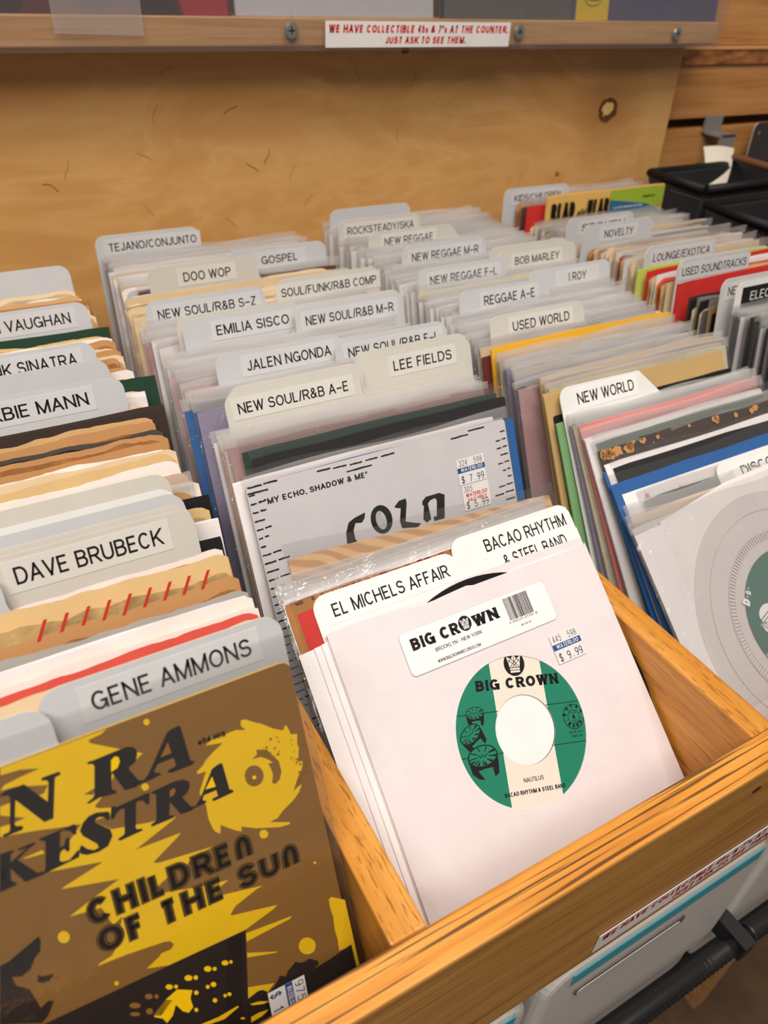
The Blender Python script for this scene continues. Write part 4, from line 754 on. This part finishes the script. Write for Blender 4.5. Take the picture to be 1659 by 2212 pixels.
card(1, 'R', .1615, .3000, .1045, None, 'blank yellowed divider card behind another', k='y', plate=False)
run(1, .3030, .3210, 'V* z* U<* N* Z* W* z*', .0540, .0012, seed=5)
card(1, 'R', .1590, .3235, .1050, 'NEW SOUL/R&B F–L', 'grey divider card lettered NEW SOUL/R&B F–L', k='g', fit=.075, cap=.0068, tx=.0475)
card(1, 'L', .0760, .3310, .1060, 'JALEN NGONDA', 'grey divider card seen through film', k='g', fit=.062, cap=.0070, tx=.0520)
run(1, .3335, .3745, 'P+ W+ P+ W+ W* P+ W+ Z+ W+ W* W+ P* W+', .0535, .004, seed=6)
card(1, 'R', .1530, .3775, .1090, 'NEW SOUL/R&B M–R', 'grey divider card lettered NEW SOUL/R&B M–R', k='g', fit=.075, cap=.0068, tx=.0455)
card(1, 'R', .1535, .3820, .1095, None, 'blank cream divider card', k='y', plate=False)
card(1, 'L', .0715, .3870, .1090, 'EMILIA SISCO', 'grey divider card with its lettering half hidden', k='g', fit=.056, cap=.0070, tx=.052)
card(1, 'L', .0690, .3925, .1092, None, 'blank cream divider card under the left tabs', k='y', plate=False)
run(1, .3950, .4220, 'W+ W* P+ W+ p* W+ W+ z*', .0520, .004, seed=7)
card(1, 'L', .0560, .4255, .1110, 'NEW SOUL/R&B S–Z', 'grey divider card lettered NEW SOUL/R&B S–Z', k='g', fit=.076, cap=.0068, tx=.0465)
card(1, 'R', .1610, .4315, .1110, 'SOUL/FUNK/R&B COMP', 'cream divider card lettered SOUL/FUNK/R&B COMP', k='y', fit=.086, cap=.0066, tx=.0462)
run(1, .4340, .4850, 'C~ C~ W W~ C W K~ C~ W~ W C~ T W~ C', .0540, .004, .2, seed=8)
card(1, 'L', .0750, .4885, .1130, 'DOO WOP', 'cream divider card lettered DOO WOP', k='y', fit=.040, cap=.0072, tx=.048)
run(1, .4910, .5000, 'W C~ M*>', .0600, .002, seed=9)
card(1, 'R', .1460, .5040, .1130, 'GOSPEL', 'grey divider card lettered GOSPEL', k='g', fit=.034, cap=.0066, tx=.0475)
run(1, .5065, .5720, 'W~ C* W W* K~ W W* W C~ W* W W* W Z+ W* W z*', .0580, .003, .15, seed=10)
card(1, 'L', .0530, .5765, .1150, 'TEJANO/CONJUNTO', 'grey divider card lettered TEJANO/CONJUNTO', k='g', fit=.078, cap=.0070, tx=.050)

# --- reggae and world row (third)
on(2, .2818, .0038, 50.4, .1677, 'W', BAG); on(2, .2828, .0064, 50.2, .1700, 'W', BAG); on(2, .2866, .0095, 50, .1745, 'C', BAG)
card_on(2, 'R', .3745, .0130, 49.6, .1861, 'DISCO', 'white divider card lettered DISCO', k='w', fit=.034, cap=.0072, tx=.040, w=.090)
on(2, .3048, .0180, 49, .1756, 'z', BAG, t=.0009)
def bluedeco(b):
    b.polys([rect(.006, 0, .172, .1755)], -.0007, paper((232, 226, 226)))
    q = random.Random(6)
    for k in range(4): x = .02+.036*k+q.uniform(-.004, .004); z = .166+q.uniform(-.002, .003); b.polys(xf([[(0, 0), (4, 1), (3, 4), (5, 2), (7, 6), (8, 1), (11, 1.5), (8, -1), (9, -4), (5, -1.4), (1, -3), (3, -.6)]], x, z, q.uniform(-30, 60), .0006), -.0009, flat('brush_red', (176, 40, 54), .6))
on(2, .2852, .0290, 47.5, .1843, 'U', BAG_CLEAR, 'blue bordered sleeve with a white centre and red brush marks in the reggae row', decorate=bluedeco, t=.001)
on(2, .2946, .0370, 46.3, .1886, 'B', BAG_CLEAR, t=.001); on(2, .2890, .0430, 45.3, .1880, 'W', t=.001); on(2, .2863, .0495, 44, .1790, 'U', t=.001)
def worndeco(b):
    q = random.Random(16); P = []
    for k in range(26):
        x = q.choice((q.uniform(0, .03), q.uniform(0, .178))); P.append(blob(min(max(x, .003), .175), .1884-q.uniform(0, .005), q.uniform(.0012, .004), 9, .7, k))
    b.polys([[(min(max(x, 0), .178), min(z, .1885)) for x, z in p] for p in P], -.0007, flat('bare_card', (186, 136, 84), .7))
on(2, .2894, .0565, 43, .1892, 'D', BAG, 'worn dark brown cover with bare tan patches along its edge in the reggae row', decorate=worndeco, t=.0012)
on(2, .2909, .0650, 41.5, .1895, 'g', BAG_CLEAR, t=.0012); on(2, .2837, .0730, 40, .1892, 'W', BAG, t=.0012); on(2, .2880, .0800, 39, .1825, 'N', t=.0012)
on(2, .2849, .0880, 37.5, .1880, 'p', BAG, t=.0012); on(2, .2819, .0970, 36, .1840, 'X', BAG, t=.0012); on(2, .2812, .1060, 34.5, .1800, 'V', BAG, t=.0012)
card_on(2, 'L', .2806, .1160, 33, .1998, 'NEW WORLD', 'torn white divider card lettered NEW WORLD', k='w', fit=.0525, cap=.0078, tx=.041, torn=True, w=.0765)
on(2, .2750, .1235, 31.5, .1740, 'G', t=.0014); on(2, .2770, .1290, 31, .1760, 'B', t=.0014); on(2, .2725, .1350, 30, .1885, 'T', t=.0014); on(2, .2800, .1410, 29.2, .1885, 'X', BAG, t=.0014); on(2, .2800, .1475, 28.6, .1890, 'C', BAG, t=.0014)
on(2, .2865, .1540, 28, .1870, 'B', t=.0018); on(2, .2820, .1600, 27.4, .1880, 'T', t=.0014)
run(2, .2500, .2930, 'q<* N<* V* X* A* V* Z* X* X*', .2760, .0035, seed=14)
add_sleeve(2, .2760, .2965, .0895, rad(22), 'Y', 'orange yellow cover in front of the USED WORLD card', t=.0018, seed=60, Wd=.186); ocount(2)
run(2, .2990, .3090, 'M C* X*', .2720, .002, seed=15)
card(2, 'L', .2830, .3125, .1060, 'USED WORLD', 'yellowed divider card lettered USED WORLD', k='y', fit=.056, cap=.0072, tx=.049)
run(2, .3150, .3550, 'Z+ W+ W+ W* W+ W* W+ W+ P+ W+ W* W+ W+', .2760, .005, seed=16)
card(2, 'L', .2860, .3590, .1085, 'REGGAE A–E', 'grey divider card lettered REGGAE A–E', k='g', fit=.052, cap=.0074, tx=.050)
run(2, .3610, .3720, 'W+ W+ W* W+', .2760, .004, seed=17)
card(2, 'R', .3690, .3755, .1090, 'I ROY', 'grey card with a very short name', k='g', fit=.020, cap=.0070, tx=.054)
run(2, .3775, .4090, 'W+ W+ W+ W* W+ W+ W* y* y*', .2770, .005, seed=18)
card(2, 'L', .2800, .4125, .1100, 'NEW REGGAE F–L', 'grey divider card lettered NEW REGGAE F–L', k='g', fit=.070, cap=.0068, tx=.047)
run(2, .4145, .4205, 'W+ W+', .2770, .003, seed=19)
card(2, 'R', .3700, .4235, .1110, 'BOB MARLEY', 'cream card with its name half hidden', k='y', fit=.052, cap=.0068, tx=.046)
card(2, 'R', .3690, .4340, .1115, None, 'blank grey green divider card', k='y', plate=False)
run(2, .4370, .4600, 'W+ W+ W* W+ W+ W+ W+', .2780, .005, seed=20)
card(2, 'L', .2940, .4635, .1120, 'NEW REGGAE M–R', 'grey divider card lettered NEW REGGAE M–R', k='g', fit=.073, cap=.0072, tx=.047)
run(2, .4660, .5060, 'W+ W* W+ W+ W+ W+ W* W+ W+ W+ W+ W*', .2770, .005, seed=21)
card(2, 'L', .2850, .5095, .1130, 'NEW REGGAE', 'torn cream divider card lettered NEW REGGAE', k='y', fit=.054, cap=.0070, tx=.044, torn=True)
run(2, .5120, .5450, 'W+ W+ W* W+ W+ W+ Z+ W+ W+', .2770, .005, seed=22)
card(2, 'L', .2730, .5485, .1140, 'ROCKSTEADY/SKA', 'grey divider card lettered ROCKSTEADY/SKA', k='y', fit=.075, cap=.0070, tx=.047)
run(2, .5510, .5740, 'W+ W* W+ W+ W+ W+', .2770, .004, seed=23)
card(2, 'L', .2790, .5790, .1155, 'REGGAE', 'grey divider card rising behind the ROCKSTEADY/SKA card', k='g', fit=.050, cap=.0070, tx=.047, tz=.172)
run(2, .5815, .5960, 'W+ W+ W+', .2800, .003, seed=24)

# --- novelty and soundtrack row (fourth)
run(3, .1960, .2580, 'z* A* B* W* z* N* Z* B* W* A* z* B* Z* W* z* Z*', .4920, .004, seed=25, zoff=-.006)
card(3, 'L', .4900, .2620, .1200, None, 'divider card lettered ELEC in white on black', k='w', plate=False)
b = MB(); b.box(.008, .088, -.0003, 0, HT-.0215, HT-.0045, INK); b.polys(text('ELECTRONIC', .0072, .12, fit=.062, x=.018, z=HT-.0158), -.0005, LABEL_PAPER); b.build('tab_label', [o for o in C.objects if o.name.startswith('divider_card')][-1] if False else bpy.data.objects[max((o.name for o in C.objects if o.name.startswith('divider_card')), key=lambda s_: int(s_[-3:]) if s_[-3:].isdigit() else 0)])['label'] = 'black label plate'
card(3, 'L', .4850, .2725, .1200, 'NEW SOUNDTRACKS', 'grey divider card lettered NE at its left, behind the black plated card', k='g', fit=.078, cap=.0070, tx=.0475)
run(3, .2745, .3030, 'B T* z C~ B z* C~ B D', .4900, .003, seed=26, zoff=-.010)
add_sleeve(3, .4890, .3170, .1030, rad(10), 'R', record_label(3, 'R', None, False, ocount(3)), t=.002, seed=70)
card(3, 'L', .4870, .3215, .1200, 'USED SOUNDTRACKS', 'pinkish grey divider card lettered USED SOUNDTRACKS', k='g', fit=.083, cap=.0070, tx=.0475)
run(3, .3235, .3500, 'C T~ R Y~ W C~ T~ R', .4850, .003, .3, seed=27)
add_sleeve(3, .4770, .3535, .1040, rad(8), 'L', record_label(3, 'L', None, False, ocount(3)), t=.002, seed=71)
card(3, 'L', .4870, .3600, .1200, 'LOUNGE/EXOTICA', 'grey divider card lettered LOUNGE/EXOTICA', k='g', fit=.074, cap=.0070, tx=.0475)
run(3, .3620, .4280, 'y~ W* C~ C W* y~ R~ N~ C~ W* C~ C~ N~ W* T~ C~ K~', .4900, .005, .5, seed=28)
card(3, 'L', .4780, .4330, .1200, 'NOVELTY', 'grey divider card lettered NOVELTY', k='g', fit=.038, cap=.0070, tx=.047)
def voices(b):
    b.polys([[(.085, .168), (.10, .172), (.178, .1765), (.178, .150), (.085, .150)]], -.0026, INK); b.polys(text('VOICES', .0085, .22, fit=.058, x=.112, z=.1625), -.003, flat('voices_cream', (222, 196, 158), .6))
run(3, .4350, .4480, 'B_ W* C~', .4900, .003, seed=29)
add_sleeve(3, .4980, .4515, .1040, rad(5), 'C', 'cream sleeve with a black block lettered VOICES in the novelty row', t=.0016, seed=72, decorate=voices); ocount(3)
card(3, 'L', .4940, .4740, .1140, 'SPOKEN', 'grey divider card lettered SPOKEN, mostly hidden, behind the NOVELTY card', k='g', fit=.060, cap=.0068, tx=.050)
run(3, .4765, .5350, 'C* W* X* C~ W* Z* C* X~ z W* C* W* C~', .5000, .005, .1, seed=30, zoff=-.010)
def read(b):
    P = [rect(.092, .1625, .176, .1840)]; b.polys(P, -.0012, flat('cover_leaf_green', (150, 176, 52), .5)); b.polys([[(.092, .146), (.176, .146), (.176, .1560), (.150, .1660), (.092, .1740)]], -.0014, flat('cover_steel_blue', (44, 100, 142), .5))
    b.polys(text('READ', .0165, .3, fit=.034, x=.006, z=.1605, cond=.8), -.0014, INK); b.polys(text('and', .007, .2, fit=.012, x=.0435, z=.1615, shear=.3), -.0014, INK); b.polys(text('HEAR', .0165, .3, fit=.032, x=.0585, z=.1605, cond=.8), -.0014, INK)
    b.polys(text('SIMPLE', .0022, .25, fit=.020, x=.142, z=.173), -.0016, flat('dark_green_print', (50, 70, 24), .6)); b.polys(text('A BETTER READING RECORD'.replace('BETTER', 'LITTER'), .002, .2, fit=.045, x=.098, z=.164), -.0018, LABEL_PAPER)
add_sleeve(3, .5240, .5430, .1175, rad(5), 'S', 'tan children\'s record cover lettered READ and HEAR with a green and blue corner', t=.0022, seed=73, decorate=read, H=.186, mat=flat('cover_tan', (222, 178, 96), .5)); ocount(3)
run(3, .5490, .5680, 'R< P* M* C* K~<', .5100, .006, seed=31, zoff=.002)
card(3, 'L', .4870, .5725, .1200, 'KIDS/CHILDREN', 'grey divider card lettered KIDS/CHILDREN', k='g', fit=.066, cap=.0068, tx=.0475)
run(3, .5750, .5900, 'P* Z* P*', .5200, .006, seed=32, zoff=.002)

# --- old jazz row (far left)
x0 = .0225-.178
g_ = dict(fit=.066, cap=.0072)
card(0, 'L', -.1580, .0880, .1070, None, 'milky blank divider card', k='g', plate=False)
card(0, 'R', -.0690, .0940, .1070, 'GENE AMMONS', 'milky named card', k='g', fit=.061, cap=.0076, tx=.048)
run(0, .0965, .1150, 'C~ C~ C~', x0, .002, seed=33)
add_sleeve(0, x0-.001, .1185, .0905, pose(0, .12)[0], 'R', record_label(0, 'R', None, True, ocount(0)), t=.003, worn=True, seed=80, inside=None) if False else run(0, .1155, .1215, 'R~', x0, .001, seed=34)
run(0, .1215, .1480, 'W~ W~ W Z~ K~', x0+.002, .002, seed=35, zoff=-.004)
def stripes(b):
    P = []
    for k in range(9): x = .088+k*.0088; P.append([(x, .158), (x+.0016, .158), (x+.0088, .1710), (x+.0072, .1710)])
    b.polys(P, -.0042, flat('stripe_red', (196, 52, 36), .6))
a_, Z_ = pose(0, .154); add_sleeve(0, x0, .1550, Z_+.006, a_, 'S', 'buff paper sleeve with slanted red stripes along its top in the left row', t=.0025, worn=True, seed=81, decorate=stripes); ocount(0)
run(0, .1560, .1735, 'K~ K~ W~ B', x0, .003, seed=36)
card(0, 'L', -.1650, .1700, .1050, None, 'plain grey divider tab', k='g', plate=False)
card(0, 'R', -.0790, .1770, .1070, 'DAVE BRUBECK', 'large grey card named in bold capitals', k='y', fit=.0640, cap=.0080, tx=.0445)
card(0, 'R', -.0790, .1815, .1075, None, 'blank yellowed divider card', k='y', plate=False)
card(0, 'R', -.0790, .1920, .1070, None, 'blank grey divider card in a bunch of three', k='g', plate=False)
run(0, .1832, .1905, 'W B<', x0+.006, .002, seed=37)
card(0, 'R', -.0810, .1990, .1060, None, 'blank pale divider card in a bunch of three', k='w', plate=False)
run(0, .2000, .2075, 'S~ B', x0+.006, .002, seed=38)
card(0, 'R', -.0805, .2110, .1072, 'FREDDIE HUBBARD'[:6]+' K', 'grey card with only letter tops showing', k='y', fit=.060, cap=.0075, tx=.045, tz=.168)
run(0, .2130, .3010, 'K~ C~* W~ K~ K~ W~ W~ S~ C~ W~ K~ R~ K~ B~ K~ k~', x0+.004, .004, seed=39)
add_sleeve(0, x0+.012, .3065, .0925, pose(0, .3)[0], 'D', record_label(0, 'D', None, False, ocount(0)), t=.002, seed=82)
run(0, .3090, .3220, 'k~ K~ C~', x0, .003, seed=40)
card(0, 'R', -.0765, .3260, .1070, 'HERBIE MANN', 'grey card ending in double N', k='g', fit=.068, cap=.0076, tx=.0365)
run(0, .3285, .3430, 'W~ W~ W C~', x0+.006, .003, seed=41)
add_sleeve(0, x0+.018, .3480, .0930, pose(0, .34)[0], 'g', record_label(0, 'g', None, False, ocount(0)), t=.002, seed=83)
run(0, .3500, .3620, 'C~ K~ B~', x0+.006, .003, seed=42)
card(0, 'R', -.0775, .3665, .1010, 'GERRY MULLIGAN', 'pale grey divider card with hardly any lettering showing', k='g', fit=.070, cap=.0075, tx=.047, tz=.166)
run(0, .3685, .3790, 'W~ K~', x0+.006, .003, seed=43)
card(0, 'R', -.0815, .3835, .1070, 'FRANK SINATRA', 'grey card with its name cut off', k='g', fit=.068, cap=.0078, tx=.046)
run(0, .3860, .4500, 'K~ C~ K~ S~ C~ K~ W~ C~ S~ g', x0+.006, .004, seed=44)
card(0, 'R', -.0715, .4550, .1070, 'SARAH VAUGHAN', 'grey card ending in AN', k='g', fit=.078, cap=.0076, tx=.040)
run(0, .4575, .5330, 'C~ S~ C~ W~ C~ k K K~ k~ W~ C~ k~', x0+.003, .004, seed=45)
card(0, 'R', -.0690, .5390, .1070, None, 'grey divider card at the very back', k='g', plate=False)

# ---------------------------------------------------------------- right side: hook, rod, tag and black fabric cases
hk = tag(empty('wall_hook', (.87, .63, .13)), 'bent grey metal hook fixed in the slatwall groove at upper right', 'hook'); BRK = flat('grey_bracket', (164, 162, 160), .4, .5, .6)
def hsub(mb, n_, bevel=.0006): o = mb.build(n_, hk, bevel=bevel); o.matrix_parent_inverse = Matrix.Translation((-.87, -.63, -.13)); return o
b = MB(); b.box(.852, .884, .632, .636, .148, .168, BRK); b.box(.856, .888, .606, .636, .146, .149, BRK); b.box(.858, .886, .606, .610, .122, .149, BRK); hsub(b, 'bracket')
b = MB(); b.tube([(.872, .610, .127), (.874, .56, .125), (.876, .40, .122)], .0045, flat('brown_rod', (110, 74, 52), .4), 14); hsub(b, 'rod')
b = MB()
b.grid(lambda u, v: (.836+.034*u-.018*v*v*1.4+.006*v, .612-.02*u*(1-v)-.035*v, .136-.062*v+.002*sin(3*u)), 6, 10, paper((224, 214, 196)))
b.grid(lambda u, v: (.836+.034*u-.018*v*v*1.4+.006*v, .6128-.02*u*(1-v)-.035*v, .136-.062*v+.002*sin(3*u)), 6, 10, paper((224, 214, 196)), flip=True)
b.polys(text('MADE IN', .004, .15, fit=.014, x=.832, z=.090), .578, GREY_INK) if False else None
tag(b.build('hang_tag'), 'white cloth tag hanging from the hook beside the black cases', 'tag')
FAB, _nt, _N, _L, _P = new_mat('black_fabric'); _v = coords(_N, _L, (1, 1, 1)); _n = noise(_N, _L, _v, 700, 3)
_L.new(mix(_N, _L, _n, lin((16, 16, 18)), lin((40, 40, 43))), _P.inputs['Base Color']); _P.inputs['Roughness'].default_value = .8; bump(_N, _L, _P, _n, .5, .001)
FAB2 = flat('black_binding', (14, 14, 15), .6); STI = flat('grey_thread', (120, 118, 116), .7)
b = MB(); b.grid(lambda u, v: (.866+.016*u+.01*sin(v*6.3)*.4, .606-.004*sin(pi*v), .128-.05*v), 3, 8, FAB2); b.grid(lambda u, v: (.866+.016*u+.01*sin(v*6.3)*.4, .6068-.004*sin(pi*v), .128-.05*v), 3, 8, FAB2, flip=True)
tag(b.build('strap'), 'black webbing strap hanging from the rod at the hook', 'strap')
def case(x, y, w, dpt, ztop, label, rz=0, z0=-.079):
    r = tag(empty('fabric_case', (x, y, z0), (0, 0, rz)), label, 'case', 'black fabric cases beside the rows'); h = ztop-z0; t = .006; b = MB()
    b.box(0, w, 0, t, 0, h, FAB); b.box(0, w, dpt-t, dpt, 0, h, FAB); b.box(0, t, 0, dpt, 0, h, FAB); b.box(w-t, w, 0, dpt, 0, h, FAB); b.box(0, w, 0, dpt, 0, .004, FAB)
    b.build('body', r, bevel=.002)
    b = MB(); b.box(t, w-t, t, dpt-t, h-.030, h-.024, flat('case_lining', (52, 50, 52), .85)); b.build('lining', r)['label'] = 'charcoal inner tray'
    b = MB(); c = [(0, 0), (w, 0), (w, dpt), (0, dpt), (0, 0)]
    b.tube([(px, py, h) for px, py in c], .0052, FAB2, 10); b.build('binding', r)
    b = MB(); n = int(w/.006)
    for k in range(n): b.box(.004+k*.006, .0076+k*.006, -.0004, .0002, h-.012, h-.0114, STI)
    n = int(dpt/.006)
    for k in range(n): b.box(-.0004, .0002, .004+k*.006, .0076+k*.006, h-.012, h-.0114, STI)
    b.build('stitching', r); return r
case(.728, .505, .19, .088, .116, 'black fabric case furthest back at right, against the slatwall')
case(.722, .392, .21, .100, .102, 'black fabric case with a stitched rim, in front of the furthest one')
case(.790, .268, .19, .105, .085, 'black fabric case cut off by the right edge of the picture')
def plain_card(x, y, z, w, label, mat, edge, H=.19, rz=0):
    r = .009; pts = [(0, 0), (w, 0)]+arc(w-r, H-r, r, r, 0, 90, 10)+arc(r, H-r, r, r, 90, 180, 10); b = MB(); b.prism(pts, 0, .0012, mat, edge)
    b.polys([ell(.012, H-.013, .0022, None, 14)], -.0002, flat('punch_ring', (120, 118, 116), .5)); return tag(b.build('blank_card', loc=(x, y, z-H), rot=(-.04, 0, rz)), label, 'divider card')
EDGE = flat('card_edge', (224, 220, 196), .5)
plain_card(.735, .4985, .107, .085, 'blank grey card with a punched corner standing between the black cases', card_mat('g'), EDGE, .186)
plain_card(.800, .3795, .083, .085, 'small grey card corner behind the nearest black case', card_mat('g'), EDGE, .162)
plain_card(.930, .6100, .160, .10, 'dark glossy card with a pale rim hanging at the right edge of the picture', flat('dark_gloss', (46, 42, 40), .2, .6), flat('pale_rim', (206, 196, 184), .4), .13)

# ---------------------------------------------------------------- under the front board: white tubs and black ribbed tubing
TUB = flat('white_tub', (214, 210, 204), .35, .5); TEAL = flat('teal_trim', (70, 160, 176), .5); HOSE = flat('black_tube', (26, 26, 27), .45, .5)
def tub(x, w, label):
    r = tag(empty('storage_tub', (x, .005, -.285)), label, 'storage tub', 'white tubs under the record bin')
    b = MB(); pr = rrect(0, 0, w, .150, .022, 6); b.prism(pr, -.020, .16, TUB); b.build('body', r, bevel=.006, seg=3)
    b = MB(); b.prism(rrect(.028, .103, w*.62, .1165, .006), -.0212, -.0200, flat('slot_dark', (104, 98, 92), .6)); b.prism(rrect(.030, .1035, w*.60, .1120, .004), -.0216, -.0212, flat('slot_light', (196, 192, 186), .5)); b.build('handle_slot', r)
    b = MB(); b.prism(rect(.02, .130, w-.012, .143), -.0208, -.0200, TEAL); b.build('trim_band', r)['label'] = 'teal band'
    b = MB(); b.prism(rect(.030, -.016, w-.01, -.010), -.0150, -.0120, TEAL); b.prism(rrect(0, -.070, w, -.004, .012, 4), -.012, .15, TUB); b.build('lower_shell', r, bevel=.003)
    return r
tub(.128, .196, 'white tub with a teal band below the red lettered front sign')
tub(-.078, .196, 'white tub at the bottom edge of the picture, left of the teal banded one')
tub(.334, .196, 'white tub under the front board at the right edge of the picture')
rail = tag(empty('support_rail', (.3, -.03, -.29)), 'black ribbed tube running below the white tubs', 'rail')
def rsub(mb, n_): o = mb.build(n_, rail); o.matrix_parent_inverse = Matrix.Translation((-.3, .03, .29)); return o
for xa, xb in ((-.2, .118), (.138, .318), (.340, .60)):
    b = MB(); n = int((xb-xa)/.0022); b.tube([(xa+(xb-xa)*k/n, -.030, -.268-.004*sin(pi*k/n)) for k in range(n+1)], [.0076 if k % 2 else .0067 for k in range(n+1)], HOSE, 16); rsub(b, 'ribbed_sleeve')
b = MB(); b.tube([(-.2, -.030, -.268), (.6, -.030, -.268)], .0056, HOSE, 14)
for x in (.128, .329): b.box(x-.006, x+.006, -.039, -.006, -.2775, -.2585, HOSE)
rsub(b, 'clamp')
b = MB(); b.box(-.3, .595, -.02, .168, -.375, -.362, flat('black_tray', (30, 30, 31), .5)); tag(b.build('tray', bevel=.004), 'black tray edge beneath the white tubs, above the brown floor', 'tray')
b = MB(); b.box(-.6, 1.25, .17, .19, -.9, -.118, OAK_LIP); b.box(-.6, -.58, 0, .615, -.9, -.118, OAK_LIP); b.box(.60, .62, .02, .615, -.9, -.118, OAK_LIP); tag(b.build('bin_stand'), 'oak stand carrying the record bin', 'stand')
